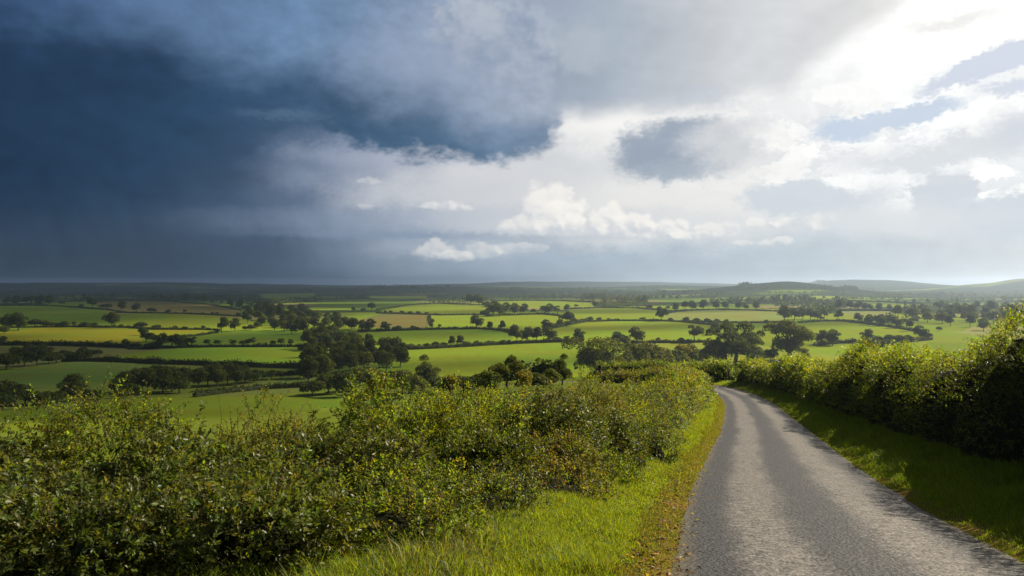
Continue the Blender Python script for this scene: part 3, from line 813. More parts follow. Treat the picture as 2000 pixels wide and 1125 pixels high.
# ------------------------------------------------------------------ long clipped hedges following a line
def long_hedge(name, label, line, width, hgt, pal_fn, lsize_fn, dens_fn, mat, seed, group=None, lift=0.0, shoot_rate=0.6, rim_pal=None):
    """line: plan points; hgt(s): height; profile is a rounded bank of leaves"""
    L, s = resample(np.asarray(line, float), 0.5)
    T = norm(np.gradient(L, axis=0)); Nn = np.stack([T[:, 1], -T[:, 0]], 1)
    cz = height(L[:, 0], L[:, 1])
    o0 = Vector((L[0, 0], L[0, 1], cz[0]))
    root = empty(name, o0); tag(root, label, 'hedge', group)
    def at(si, phi, k):
        """phi 0 = foot on the east (plus) side, pi = foot on the other side"""
        x0 = np.interp(si, s, L[:, 0]); y0 = np.interp(si, s, L[:, 1])
        nx = np.interp(si, s, Nn[:, 0]); ny = np.interp(si, s, Nn[:, 1])
        hh = hgt(si) * (.25 + .75 * smooth(0, 1.6, si) * smooth(0, 1.6, s[-1] - si))
        cx_ = np.cos(phi); sx = np.sin(phi)
        lat = np.sign(cx_) * np.abs(cx_) ** 0.6 * width * .5; up = np.abs(sx) ** 0.65 * hh
        q_ = np.stack([si * .75, lat * 1.0, up * 1.0], -1)
        lump = 1 + 0.24 * 2 * (fbm(q_ * .9 + seed, seed, 3) - .5)
        lat = lat * k * lump; up = up * k * lump
        x = x0 + nx * lat; y = y0 + ny * lat
        g0 = height(x, y)
        O = norm(np.stack([nx * cx_ * 1.2, ny * cx_ * 1.2, sx], -1))
        return np.stack([x, y, g0 + up], -1), O
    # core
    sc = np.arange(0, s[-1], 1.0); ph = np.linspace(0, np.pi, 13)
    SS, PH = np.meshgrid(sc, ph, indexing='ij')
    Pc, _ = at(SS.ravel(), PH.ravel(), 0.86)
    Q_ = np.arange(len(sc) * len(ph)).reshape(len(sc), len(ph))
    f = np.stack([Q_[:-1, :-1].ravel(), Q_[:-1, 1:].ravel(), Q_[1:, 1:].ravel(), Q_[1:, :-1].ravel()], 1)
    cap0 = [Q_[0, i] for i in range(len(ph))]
    co = mesh_from('shade_core', Pc - np.array(o0), f, M_CORE, None, root, True)
    acc = Acc(); tw = Acc()
    step = 2.0
    for a in np.arange(0, s[-1], step):
        mid = a + step / 2; x0 = np.interp(mid, s, L[:, 0]); y0 = np.interp(mid, s, L[:, 1]); dist = math.hypot(x0, y0)
        dn, ls = dens_fn(dist), lsize_fn(dist)
        n = int(dn * step * (width + 2 * float(hgt(np.array([mid]))[0])))
        si = rng.uniform(a, a + step, n); phi = rng.uniform(0.03, np.pi - .03, n)
        P, O = at(si, phi, rng.uniform(.88, 1.03, n))
        keep = fbm(P * 1.7 + 3.3, seed + 3, 2) + rng.uniform(-.2, .2, n) > 0.33
        P, O, phi = P[keep], O[keep], phi[keep]; n = len(P)
        if n == 0: continue
        D = O * .7 + np.array([0, 0, .45]) + .65 * runit(n)
        Lg = rng.uniform(2.2, 5.0, n) * ls
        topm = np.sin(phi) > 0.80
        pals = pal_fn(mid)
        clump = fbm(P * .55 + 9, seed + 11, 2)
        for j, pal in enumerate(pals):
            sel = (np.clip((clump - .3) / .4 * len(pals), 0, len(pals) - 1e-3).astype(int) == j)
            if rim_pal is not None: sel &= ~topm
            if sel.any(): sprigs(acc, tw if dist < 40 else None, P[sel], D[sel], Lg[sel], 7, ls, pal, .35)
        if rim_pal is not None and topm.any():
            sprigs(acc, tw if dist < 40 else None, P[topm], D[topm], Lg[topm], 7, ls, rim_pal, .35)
        ns = rng.poisson(shoot_rate * step)
        if ns:
            si = rng.uniform(a, a + step, ns); P, O = at(si, rng.uniform(.9, 2.2, ns), .93)
            sprigs(acc, tw if dist < 40 else None, P, np.array([0, 0, 1.0]) + .45 * runit(ns), rng.uniform(.25, .75, ns), 12, max(ls * .8, .04), rim_pal or pals[0], .3, .004)
    fo = acc.build('foliage', mat, root); fo.location = -o0
    if tw.n > 9000: t_ = tw.build('twig_work', M_TWIG, root); t_.location = -o0
    return root
# ------------------------------------------------------------------ trees
TREE_DARK = [(.042, .062, .014), (.052, .072, .016), (.064, .084, .018), (.044, .066, .018)]
TREE_OLIVE = [(.080, .100, .018), (.095, .112, .020), (.065, .088, .018)]
TREE_GOLD = [(.125, .135, .020), (.105, .118, .020), (.140, .140, .022)]
def clump_quads(C_, Rr, n, size, seed, squash=1.0):
    """leaf clusters through the outer shell of a lobe"""
    q_ = runit(n); q_[:, 2] = np.where(q_[:, 2] < -0.35, -q_[:, 2] * .6, q_[:, 2])
    k = rng.uniform(.55, 1.05, n) ** .5 * (1 + .5 * (fbm(q_ * 2.4 + seed, seed, 2) - .5))
    P = C_ + q_ * k[:, None] * np.array(Rr)
    D = norm(q_ * .6 + .8 * runit(n)); N = norm(q_ * .8 + .7 * runit(n) + np.array([0, 0, .35]))
    L = size * rng.uniform(.6, 1.5, n)
    return leaves(P - D * L[:, None] * .5, D, N, L, L * rng.uniform(.6, .95, n), .18)

def make_tree(name, lobes, nq, qs, pal, trunk_h, trunk_r, limbs, seed, squat=1.0):
    """a tree one unit high; lobes (x, y, z, rx, ry, rz)"""
    st = rng.bit_generator.state
    root = empty(name)
    acc = Acc()
    vol = np.array([(l[3] * l[4] * l[5]) ** (2 / 3) for l in lobes]); vol /= vol.sum()
    for l, w_ in zip(lobes, vol):
        n = max(20, int(nq * w_))
        v, f = clump_quads(np.array(l[:3]), l[3:], n, qs, seed)
        t = np.repeat(vary(pal, n, .22), 4, 0) * rng.uniform(.82, 1.2)
        acc.add(v, f, t)
    tr = Acc()
    if trunk_h > 0:
        zt = np.linspace(-.02, trunk_h, 6); wob_ = .012 * rng.normal(size=(6, 2)); wob_[0] = 0
        pts = np.c_[wob_, zt]; rad_ = trunk_r * np.array([1.6, 1.1, .95, .85, .75, .6]); v, f = tube(pts, rad_, 8); tr.add(v, f)
        for l in lobes[:limbs]:
            a = pts[3 + rng.integers(0, 3)]; b = np.array(l[:3]); mid = (a + b) / 2 + .03 * rng.normal(size=3) - np.array([0, 0, .02])
            q_ = np.stack([a, a * .6 + mid * .4, mid, b * .75 + mid * .25, b]); v, f = tube(q_, trunk_r * np.array([.55, .45, .34, .22, .1]), 6); tr.add(v, f)
            for _ in range(2):
                e = b + np.array(l[3:]) * runit(1)[0] * .8; v, f = tube(np.stack([mid, (mid + e) / 2 + .015 * rng.normal(size=3), e]), trunk_r * np.array([.26, .16, .06]), 5); tr.add(v, f)
        tr.build('trunk', M_BARK, root, True)
    acc.build('crown', M_TREE, root)
    return root
def lobes_round(n, w, z0, z1, rl, seed, squash=.85):
    r_ = np.random.default_rng(seed); out = []
    for i in range(n):
        q_ = norm(r_.normal(size=(1, 3)))[0] * r_.uniform(.35, 1) ; zc = (z0 + z1) / 2; hz = (z1 - z0) / 2
        r = rl * r_.uniform(.7, 1.25)
        x, y, z = q_[0] * (w / 2 - r * .6), q_[1] * (w / 2 - r * .6), zc + q_[2] * max(hz - r * squash * .75, .02)
        out.append((x, y, z, r, r, r * squash))
    return out
PROTO = {}
def proto(key, *a):
    r_ = make_tree('tree', *a); PROTO[key] = r_
proto('round', lobes_round(12, 1.0, .05, 1.0, .22, 1), 2600, .062, TREE_DARK, .45, .026, 5, 1)
proto('oval', lobes_round(11, .78, .06, 1.0, .20, 2), 2300, .060, TREE_DARK, .5, .022, 5, 2)
proto('tall', lobes_round(10, .46, .10, 1.0, .17, 3), 1900, .058, TREE_DARK, .5, .022, 4, 3)
proto('wide', lobes_round(14, 1.35, .12, 1.0, .26, 4), 3000, .070, TREE_DARK, .42, .034, 6, 4)
proto('bush', lobes_round(9, 1.15, .0, 1.0, .34, 5), 1700, .10, TREE_DARK, .25, .03, 3, 5)
proto('parasol', lobes_round(9, 1.1, .30, 1.0, .20, 6, .7), 1900, .066, TREE_DARK, .6, .030, 6, 6)
proto('olive', lobes_round(12, .98, .06, 1.0, .24, 7), 2400, .066, TREE_OLIVE, .4, .024, 5, 7)
proto('gold', lobes_round(12, .90, .04, 1.0, .22, 8), 2400, .066, TREE_GOLD, .4, .022, 5, 8)
pt = lobes_round(9, .60, .05, .62, .20, 9) + [(0, 0, .70, .17, .17, .16), (.01, 0, .84, .11, .11, .14), (0, 0, .95, .05, .05, .08)]
proto('point', pt, 1900, .060, TREE_DARK, .5, .022, 4, 9)
USED = set()
def plant(key, px, py, hpx, wk=1.0, label=None, group=None, cat='tree', name=None, xyz=None, hm=None):
    P = to_ground(px, py)[0] if xyz is None else np.array(xyz)
    hgt_ = hpx * P[1] / F if hm is None else hm
    src = PROTO[key]
    if key not in USED: USED.add(key); o = src
    else:
        o = src.copy(); COL.objects.link(o)
        for ch in src.children:
            c2 = ch.copy(); COL.objects.link(c2); c2.parent = o
    if name and o.name.split('.')[0] != name: o.name = name
    o.location = (P[0], P[1], P[2] - .02 * hgt_)
    o.rotation_euler = (0, 0, random.uniform(0, 6.28))
    o.scale = (hgt_ * wk, hgt_ * wk, hgt_)
    tag(o, label, cat, group)
    return o
ORD = 'first second third fourth fifth sixth seventh eighth ninth tenth eleventh twelfth thirteenth fourteenth fifteenth sixteenth seventeenth eighteenth nineteenth twentieth'.split()
# rows of trees, each with (kind, x, foot y, height, width factor) in picture units
KIND_W = {'round': 'round tree', 'oval': 'oval tree', 'tall': 'narrow tall tree', 'wide': 'wide spreading tree', 'bush': 'low bushy tree', 'parasol': 'clean stemmed tree', 'olive': 'olive green tree', 'gold': 'yellowish tree', 'point': 'pointed tree'}
r, o_, tl, wd, bu, pa, ol, go, po = 'round', 'oval', 'tall', 'wide', 'bush', 'parasol', 'olive', 'gold', 'point'
ROWS = [
 ('along the top edge of the western pasture', [(r, 14, 595, 16), (r, 32, 596, 18), (o_, 48, 595, 15), (tl, 62, 595, 21, 1.6), (r, 78, 596, 18), (r, 97, 596, 18), (bu, 120, 595, 9)]),
 ('on the hedge below the ochre stubble', [(bu, 158, 601, 9), (o_, 180, 601, 20), (bu, 209, 603, 12, 1.6), (r, 238, 606, 18), (r, 266, 609, 16), (bu, 297, 611, 12, 1.3), (bu, 329, 612, 9), (pa, 361, 612, 8), (bu, 396, 614, 5), (bu, 415, 615, 7), (bu, 424, 615, 7)]),
 ('on the hedge above the golden hay', [(bu, 4, 641, 28, .8), (r, 17, 644, 30), (r, 35, 646, 34), (ol, 8, 652, 15, 1.2), (bu, 67, 639, 20, 1.2), (bu, 90, 639, 17), (bu, 99, 639, 13), (bu, 113, 639, 11), (bu, 127, 639, 15), (ol, 145, 638, 11), (bu, 165, 639, 13, 1.3), (bu, 184, 638, 10, 1.3), (bu, 222, 639, 6), (bu, 236, 639, 7), (bu, 274, 641, 15, 1.5), (bu, 306, 643, 11, 1.3), (bu, 341, 643, 9), (bu, 360, 644, 8, 1.3), (bu, 397, 643, 9, .9)]),
 ('in the strip beside the golden hay', [(r, 277, 655, 17), (r, 285, 669, 24), (bu, 299, 667, 18), (bu, 292, 682, 16), (bu, 303, 682, 18)]),
 ('at the foot of the golden hay', [(r, 5, 673, 16), (bu, 25, 673, 5), (bu, 50, 673, 4), (pa, 215, 679, 14), (r, 246, 680, 17)]),
 ('in the dark belt below the golden hay', [(bu, 12, 722, 40), (r, 30, 709, 30), (r, 47, 716, 34), (r, 57, 703, 30), (r, 72, 714, 36), (r, 85, 703, 30), (bu, 95, 711, 22), (bu, 110, 709, 26), (bu, 124, 700, 20), (bu, 138, 706, 24), (bu, 152, 706, 24), (r, 164, 705, 26), (bu, 178, 697, 18), (bu, 192, 694, 14)]),
 ('in the line over the long green field', [(r, 316, 682, 30, .8), (tl, 335, 680, 30, 1.3), (r, 346, 680, 26), (r, 358, 679, 21), (pa, 375, 679, 21), (pa, 402, 677, 14, 1.1), (pa, 421, 677, 13, 1.4), (pa, 453, 677, 14), (pa, 472, 677, 12), (pa, 484, 677, 14), (pa, 495, 677, 18), (pa, 518, 677, 8, 1.1), (tl, 533, 677, 15, 1.3), (pa, 548, 677, 16), (pa, 568, 677, 15, .8)]),
 ('at the bright meadow corner by the wood', [(o_, 433, 650, 31), (r, 459, 647, 25, .9), (bu, 490, 645, 14), (bu, 503, 641, 16, .8), (bu, 478, 645, 10)]),
 ('along the far edge of the ochre stubble', [(r, 318, 589, 11), (r, 335, 589, 12), (r, 347, 588, 11), (r, 362, 589, 15), (o_, 385, 590, 13), (r, 398, 591, 14), (o_, 415, 595, 11), (o_, 432, 595, 9), (r, 450, 600, 15), (r, 468, 603, 16), (bu, 480, 607, 12), (bu, 465, 618, 9), (bu, 483, 618, 12)]),
 ('under the domed bright meadow', [(bu, 752, 612, 7, .8), (bu, 763, 612, 7), (bu, 785, 613, 8), (bu, 801, 614, 8), (bu, 816, 614, 8), (bu, 833, 615, 7), (bu, 850, 615, 5)]),
 ('around the brown ploughed field', [(tl, 726, 609, 22, 1.3), (bu, 710, 608, 8, 1.2), (r, 690, 608, 9), (r, 675, 636, 16, 1.2), (r, 692, 643, 20, 1.1), (r, 708, 646, 20), (r, 722, 648, 24), (r, 752, 647, 18, 1.2), (bu, 777, 646, 12, 1.4), (bu, 806, 644, 10), (pa, 843, 642, 9), (pa, 857, 642, 9), (ol, 845, 632, 10), (bu, 889, 643, 7)]),
 ('along the top of the large smooth pasture', [(bu, 804, 681, 12, 1.3), (bu, 819, 681, 11), (bu, 833, 680, 12), (bu, 850, 679, 15), (bu, 867, 678, 12), (o_, 880, 678, 22), (o_, 896, 677, 22, 1.1), (bu, 908, 676, 12), (bu, 931, 675, 12, .8), (bu, 955, 674, 11), (bu, 983, 673, 11, 1.2), (o_, 1009, 671, 37), (r, 1030, 669, 29), (o_, 1048, 669, 30), (r, 1073, 668, 28), (bu, 1090, 667, 11), (pa, 1108, 668, 12), (r, 1130, 667, 24), (bu, 1122, 667, 12)]),
 ('in the broken belt of the middle meadows', [(bu, 948, 618, 16), (r, 964, 617, 28), (r, 975, 618, 24), (r, 987, 614, 22), (r, 1005, 615, 22), (r, 1023, 614, 20), (bu, 1041, 612, 11), (pa, 1060, 613, 16), (r, 1072, 614, 20), (pa, 1089, 615, 18), (r, 1107, 608, 13), (bu, 1109, 631, 28, .8), (bu, 1098, 625, 12), (bu, 1121, 632, 14), (bu, 1112, 637, 12)]),
 ('along the far middle meadows', [(o_, 919, 597, 23), (r, 934, 597, 22), (bu, 950, 600, 14), (bu, 1125, 600, 7), (r, 1162, 600, 11), (bu, 1180, 600, 6)]),
 ('on the dark field oak hedge', [(bu, 1154, 627, 11, .8), (bu, 1171, 627, 9), (bu, 1189, 626, 6), (bu, 1208, 626, 5), (bu, 1256, 626, 8, 1.3), (bu, 1309, 627, 8), (bu, 1341, 628, 11), (bu, 1360, 629, 10, 1.2), (bu, 1382, 629, 9, 1.2), (bu, 1400, 629, 8), (bu, 1419, 629, 7), (bu, 1497, 630, 7)]),
 ('at the foot of the great domed pasture', [(r, 1206, 673, 24, 1.2), (bu, 1221, 674, 22), (r, 1243, 671, 31), (bu, 1286, 669, 12, .8), (bu, 1302, 669, 8), (bu, 1330, 669, 12), (pa, 1356, 669, 34, .9), (bu, 1388, 655, 16), (r, 1398, 652, 24)]),
 ('behind the pale olive field', [(bu, 1268, 604, 11), (bu, 1305, 604, 8), (o_, 1318, 611, 20), (tl, 1338, 608, 24), (r, 1352, 606, 18), (r, 1374, 605, 19), (r, 1398, 604, 15), (r, 1416, 604, 15), (r, 1443, 604, 15), (r, 1456, 605, 12), (r, 1477, 605, 16)]),
 ('behind the pale pasture beyond the oaks', [(r, 1532, 627, 29), (r, 1552, 624, 22), (r, 1568, 623, 20), (r, 1583, 624, 20), (r, 1597, 624, 16), (r, 1610, 620, 16), (o_, 1637, 626, 21), (bu, 1605, 625, 8)]),
 ('across the pale eastern pasture', [(r, 1676, 630, 18), (r, 1697, 635, 20), (o_, 1712, 634, 18), (r, 1722, 637, 22), (r, 1736, 636, 20), (r, 1750, 641, 22), (tl, 1777, 647, 26, .9), (bu, 1765, 632, 12, 1.4), (bu, 1785, 630, 12, 1.3)]),
 ('just beyond the east hedge top', [(r, 1606, 673, 27), (r, 1626, 675, 30), (r, 1695, 670, 26), (wd, 1714, 690, 32, 1.1), (bu, 1738, 669, 19, 1.2), (bu, 1758, 669, 18, 1.2), (bu, 1775, 668, 17), (r, 1798, 664, 27), (bu, 1812, 662, 15), (bu, 1835, 646, 10)]),
 ('in the long far eastern row', [(r, 1640, 605, 19), (o_, 1661, 606, 19), (r, 1677, 606, 18), (r, 1690, 606, 14), (r, 1699, 606, 12), (r, 1717, 607, 15), (r, 1737, 607, 12), (r, 1756, 607, 11), (po, 1768, 606, 14), (r, 1785, 606, 12), (r, 1800, 606, 12), (wd, 1835, 606, 18), (r, 1850, 608, 14), (r, 1868, 607, 15), (po, 1870, 600, 16), (r, 1884, 606, 14), (r, 1908, 606, 17), (r, 1925, 606, 13), (r, 1945, 604, 12), (r, 1965, 604, 14)]),
 ('among the hazy fields on the east', [(bu, 1715, 589, 4), (bu, 1735, 590, 5), (bu, 1752, 591, 6), (bu, 1767, 592, 6), (r, 1785, 593, 9), (r, 1812, 593, 9), (bu, 1850, 592, 6), (r, 1885, 626, 16), (r, 1905, 626, 14), (wd, 1925, 626, 16), (r, 1830, 628, 9)]),
 ('in the clump below the olive pasture', [(r, 225, 771, 30), (r, 243, 768, 40), (bu, 255, 773, 30), (r, 270, 764, 42), (r, 288, 766, 46), (r, 300, 752, 36), (r, 318, 769, 48), (r, 335, 765, 46), (bu, 350, 768, 40), (bu, 238, 778, 18, 1.3), (r, 364, 758, 34)]),
 ('in the belt under the long green field', [(r, 388, 757, 36), (r, 405, 753, 38), (r, 424, 755, 42), (r, 444, 752, 40), (r, 462, 752, 36), (r, 478, 749, 34), (bu, 495, 747, 30), (bu, 512, 742, 22), (bu, 530, 741, 22), (bu, 548, 740, 20), (bu, 566, 739, 20), (bu, 584, 738, 20)]),
 ('in the clump west of the near meadow', [(bu, 8, 780, 46), (bu, 28, 793, 52), (bu, 48, 790, 40), (bu, 70, 792, 34), (bu, 92, 790, 32), (bu, 112, 788, 30), (r, 142, 784, 50, 1.1), (bu, 165, 782, 26), (bu, 188, 780, 22), (bu, 4, 800, 40)]),
]
for where, items in ROWS:
    seen = {}
    names = [KIND_W[i[0]] for i in sorted(items, key=lambda q_: q_[1])]
    for it in sorted(items, key=lambda q_: q_[1]):
        k, px, py, hp_ = it[:4]; wk = it[4] if len(it) > 4 else 1.0
        kw = KIND_W[k]; seen[kw] = seen.get(kw, 0) + 1
        sz = hp_
        if names.count(kw) == 1: lab = 'only %s %s' % (kw, where)
        else: lab = '%s %s from west %s' % (ORD[seen[kw] - 1], kw, where)
        plant(k, px, py, hp_ * 1.06, wk * 1.06, lab, 'trees ' + where)
# single trees one would point at
plant('wide', 217, 640, 32, .72, 'big lone spreading tree with a bare trunk between two western pastures', 'lone field trees')
plant('round', 930, 642, 27, 1.1, 'lone ball shaped tree with twin trunk in the middle field', 'lone field trees')
plant('oval', 955, 645, 18, 1.2, 'ragged tree standing just east of the ball shaped lone tree', 'lone field trees')
plant('oval', 979, 647, 22, 1.0, 'upright ragged tree by the fence end in the middle field', 'lone field trees')
plant('wide', 1293, 627, 29, .8, 'dark field oak with stout trunk breaking the hedge line', 'lone field trees')
plant('round', 1068, 648, 24, 1.1, 'rounded tree where the hedge climbs beside the great pasture', 'lone field trees')
plant('round', 1093, 637, 14, 1.1, 'small rounded tree beside the climbing hedge', 'lone field trees')

# the wood in the middle of the valley
def scatter(poly, n, dmin, seed):
    r_ = np.random.default_rng(seed); P = np.array(poly, float); out = []
    lo, hi = P.min(0), P.max(0); t_ = 0
    while len(out) < n and t_ < 6000:
        t_ += 1; q_ = r_.uniform(lo, hi)
        if in_poly(q_[:1], q_[1:], poly)[0] and all(((q_[0] - o[0]) / dmin) ** 2 + ((q_[1] - o[1]) / (dmin * .45)) ** 2 > 1 for o in out): out.append(q_)
    return sorted(out, key=lambda a: a[1])
for (px, py) in scatter([(596, 712), (604, 668), (650, 664), (700, 676), (765, 682), (790, 700), (780, 714), (740, 722), (690, 720), (640, 728), (600, 735)], 34, 20, 5):
    plant(random.choice(['round', 'round', 'oval', 'olive']), px, py + 6, random.uniform(34, 46), 1.0, 'dark tree packed in the near half of the central wood', 'trees of the central wood')
for (px, py) in scatter([(470, 622), (520, 606), (600, 612), (650, 626), (690, 640), (640, 654), (590, 660), (560, 648), (505, 636)], 40, 17, 6):
    plant(random.choice(['round', 'round', 'oval', 'olive']), px, py + 5, random.uniform(20, 28), 1.05, 'dark tree packed in the upper half of the central wood', 'trees of the upper central wood')
for (px, py) in scatter([(1750, 614), (1990, 606), (1990, 650), (1900, 642), (1830, 634)], 22, 18, 8):
    plant(random.choice(['round', 'wide', 'oval', 'olive']), px, py + 4, random.uniform(20, 27), 1.1, 'hazy tree massed in the wood showing over the near end of the east hedge', 'trees of the eastern wood')
plant('round', 618, 748, 74, .9, 'tallest dark round tree at the west corner of the central wood', 'trees of the central wood')
plant('round', 602, 752, 58, .9, 'dark tree leaning on the tallest one by the central wood', 'trees of the central wood')
# scrub on the slope between the near hedge and the large pasture
SCR = [(640, 770, 52, 1.2), (672, 776, 55, 1.2), (610, 774, 40, 1.2), (700, 764, 52, 1.1), (728, 770, 55, 1.1), (758, 770, 57, 1.1), (786, 772, 55, 1.1), (770, 752, 33, 1.1), (812, 776, 48, 1.2), (880, 776, 48, 1.3), (905, 770, 36, 1.3), (850, 764, 31, 1.3), (935, 764, 43, 1.1), (958, 772, 52, 1.1), (1022, 766, 48, 1.2), (1050, 762, 43, 1.2), (1075, 756, 40, 1.2), (960, 752, 31, 1.2)]
for i, (px, py, hp_, wk) in enumerate(SCR):
    plant(['bush', 'olive', 'bush', 'olive', 'gold'][i % 5] if not 860 < px < 900 else 'gold', px, py, hp_, wk, '%s clump of scrub from the west on the slope beyond the near hedge' % ORD[i], 'scrub clumps beyond the near hedge', 'shrub', 'shrub')
COP = [(1204, 734, 40, 'olive'), (1216, 732, 46, 'bush'), (1230, 728, 40, 'gold'), (1240, 726, 58, 'olive'), (1254, 724, 36, 'gold'), (1266, 722, 56, 'olive'), (1280, 722, 34, 'gold'), (1292, 722, 46, 'olive'), (1306, 720, 34, 'gold'), (1320, 720, 40, 'olive'), (1334, 718, 48, 'gold'), (1347, 717, 46, 'olive'), (1360, 716, 30, 'gold'), (1376, 714, 22, 'gold'), (1394, 712, 52, 'olive'), (1408, 712, 34, 'gold'), (1470, 708, 24, 'gold'), (1488, 706, 22, 'gold'), (1505, 706, 26, 'olive'), (1572, 702, 24, 'gold')]
for i, (px, py, hp_, k) in enumerate(COP):
    plant(k, px, py, hp_ * 1.05, 1.1, '%s small sapling tree from the west above the clipped far hedge' % ORD[i], 'saplings above the far hedge')

# the near trees, one by one, with finer foliage
def lobes_oak(seed, n=20, w=1.25, z0=.02, z1=1.0, rl=.17):
    return lobes_round(n, w, z0, z1, rl, seed, .8)
proto('oak_a', lobes_oak(21, 22, 1.28) + [(-.55, 0, .38, .16, .14, .10), (.52, .1, .42, .15, .14, .10)], 13000, .030, TREE_DARK[1:] + TREE_OLIVE, .42, .042, 14, 21)
proto('oak_b', lobes_oak(22, 20, 1.2, .02) + [(.66, 0, .36, .12, .12, .07), (.60, -.05, .55, .10, .1, .09)], 12500, .030, TREE_DARK[1:] + TREE_OLIVE, .42, .046, 14, 22)
proto('ragged', lobes_oak(23, 15, 1.0, .04, 1.0, .16), 6500, .036, TREE_DARK + TREE_OLIVE, .5, .030, 10, 23)
proto('copse', lobes_oak(24, 24, 1.4, .02, 1.0, .20), 11000, .032, TREE_DARK, .4, .034, 8, 24)
proto('lopsided', lobes_oak(25, 14, .98, .0, 1.0, .19), 6500, .036, TREE_DARK, .4, .028, 6, 25)
plant('oak_a', 1438, 712, 92, 1.04, 'spreading oak with forked trunk just behind the bend of the lane', 'pair of oaks', name='oak_tree')
plant('oak_b', 1542, 703, 93, 1.0, 'heavy trunked oak with a jutting dead limb, east of its partner', 'pair of oaks', name='oak_tree')
plant('copse', 1166, 738, 92, 1.18, 'large dark domed tree above the corner of the near hedge', 'near trees on the slope', name='tree')
plant('lopsided', 1098, 752, 66, .85, 'slim ragged tree beside the large domed tree', 'near trees on the slope')
plant('ragged', 990, 760, 76, .95, 'open crowned tree with see-through top on the near slope', 'near trees on the slope')
plant('lopsided', 830, 764, 76, .85, 'solitary dark tree against the large smooth pasture', 'near trees on the slope')
plant('point', 1043, 738, 30, .6, 'small pointed tree against the large smooth pasture', 'near trees on the slope')
for k in list(PROTO):
    if k not in USED:
        for ch in list(PROTO[k].children): bpy.data.objects.remove(ch)
        bpy.data.objects.remove(PROTO[k])

# ------------------------------------------------------------------ field hedges
HEDGE_PAL = [(.032, .048, .012), (.040, .056, .014), (.050, .064, .016)]
def field_hedge(label, pts, hm=2.2, wm=2.4, group='field hedges'):
    q_ = np.array(pts, float); qq, _ = resample(q_, 12)
    W_ = to_ground(qq[:, 0], qq[:, 1])
    # drop jumps over hidden ground
    L, s = resample(W_[:, :2], 1.5)
    x, y = L[:, 0], L[:, 1]; z = height(x, y)
    dist = float(np.hypot(x, y).mean())
    o0 = np.array([x[0], y[0], z[0]])
    hm *= 1.25; per = int(np.clip(9000 / dist, 5, 18)); cell = float(np.clip(dist / 600, .9, 2.4))
    n = len(L) * per
    k = np.repeat(np.arange(len(L)), per)
    P = np.stack([x[k], y[k], z[k]], 1) + rng.normal(size=(n, 3)) * np.array([wm * .35, wm * .35, 0])
    hh = hm * (0.62 + .75 * fbm(np.stack([s[k] / 9, 0 * k, 0 * k + len(label)], -1), 81, 3))
    P[:, 2] = P[:, 2] + rng.uniform(0, 1, n) * hh
    D = runit(n); N = norm(runit(n) + np.array([0, 0, .5])); Ls = cell * rng.uniform(.7, 1.5, n)
    v, f = leaves(P - D * Ls[:, None] * .5, D, N, Ls, Ls * .85, .2)
    t = np.repeat(vary(HEDGE_PAL, n, .25), 4, 0)
    # close-grown heart of the hedge
    T_ = norm(np.gradient(L, axis=0)); Nv = np.stack([T_[:, 1], -T_[:, 0]], 1)
    hc = hm * (0.62 + .75 * fbm(np.stack([s / 9, 0 * s, 0 * s + len(label)], -1), 81, 3)) * .78; wv_ = wm * .36
    ring = [np.c_[L + Nv * a_, z + b_ * hc - .05] for a_, b_ in ((-wv_, 0), (-wv_ * .8, .75), (0, 1.0), (wv_ * .8, .75), (wv_, 0))]
    cv = np.stack(ring, 1).reshape(-1, 3); Qc = np.arange(len(cv)).reshape(len(L), 5)
    A4 = np.stack([Qc[:-1, :-1].ravel(), Qc[:-1, 1:].ravel(), Qc[1:, 1:].ravel(), Qc[1:, :-1].ravel()], 1)
    cf = np.concatenate([A4[:, [0, 1, 2]], A4[:, [0, 2, 3]]]) + len(v)
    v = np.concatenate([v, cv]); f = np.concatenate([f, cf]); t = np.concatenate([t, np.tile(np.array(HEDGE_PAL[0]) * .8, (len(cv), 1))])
    o = mesh_from('hedge', v - o0, f, M_TREE, t); o.location = o0
    return tag(o, label, 'hedge', group)
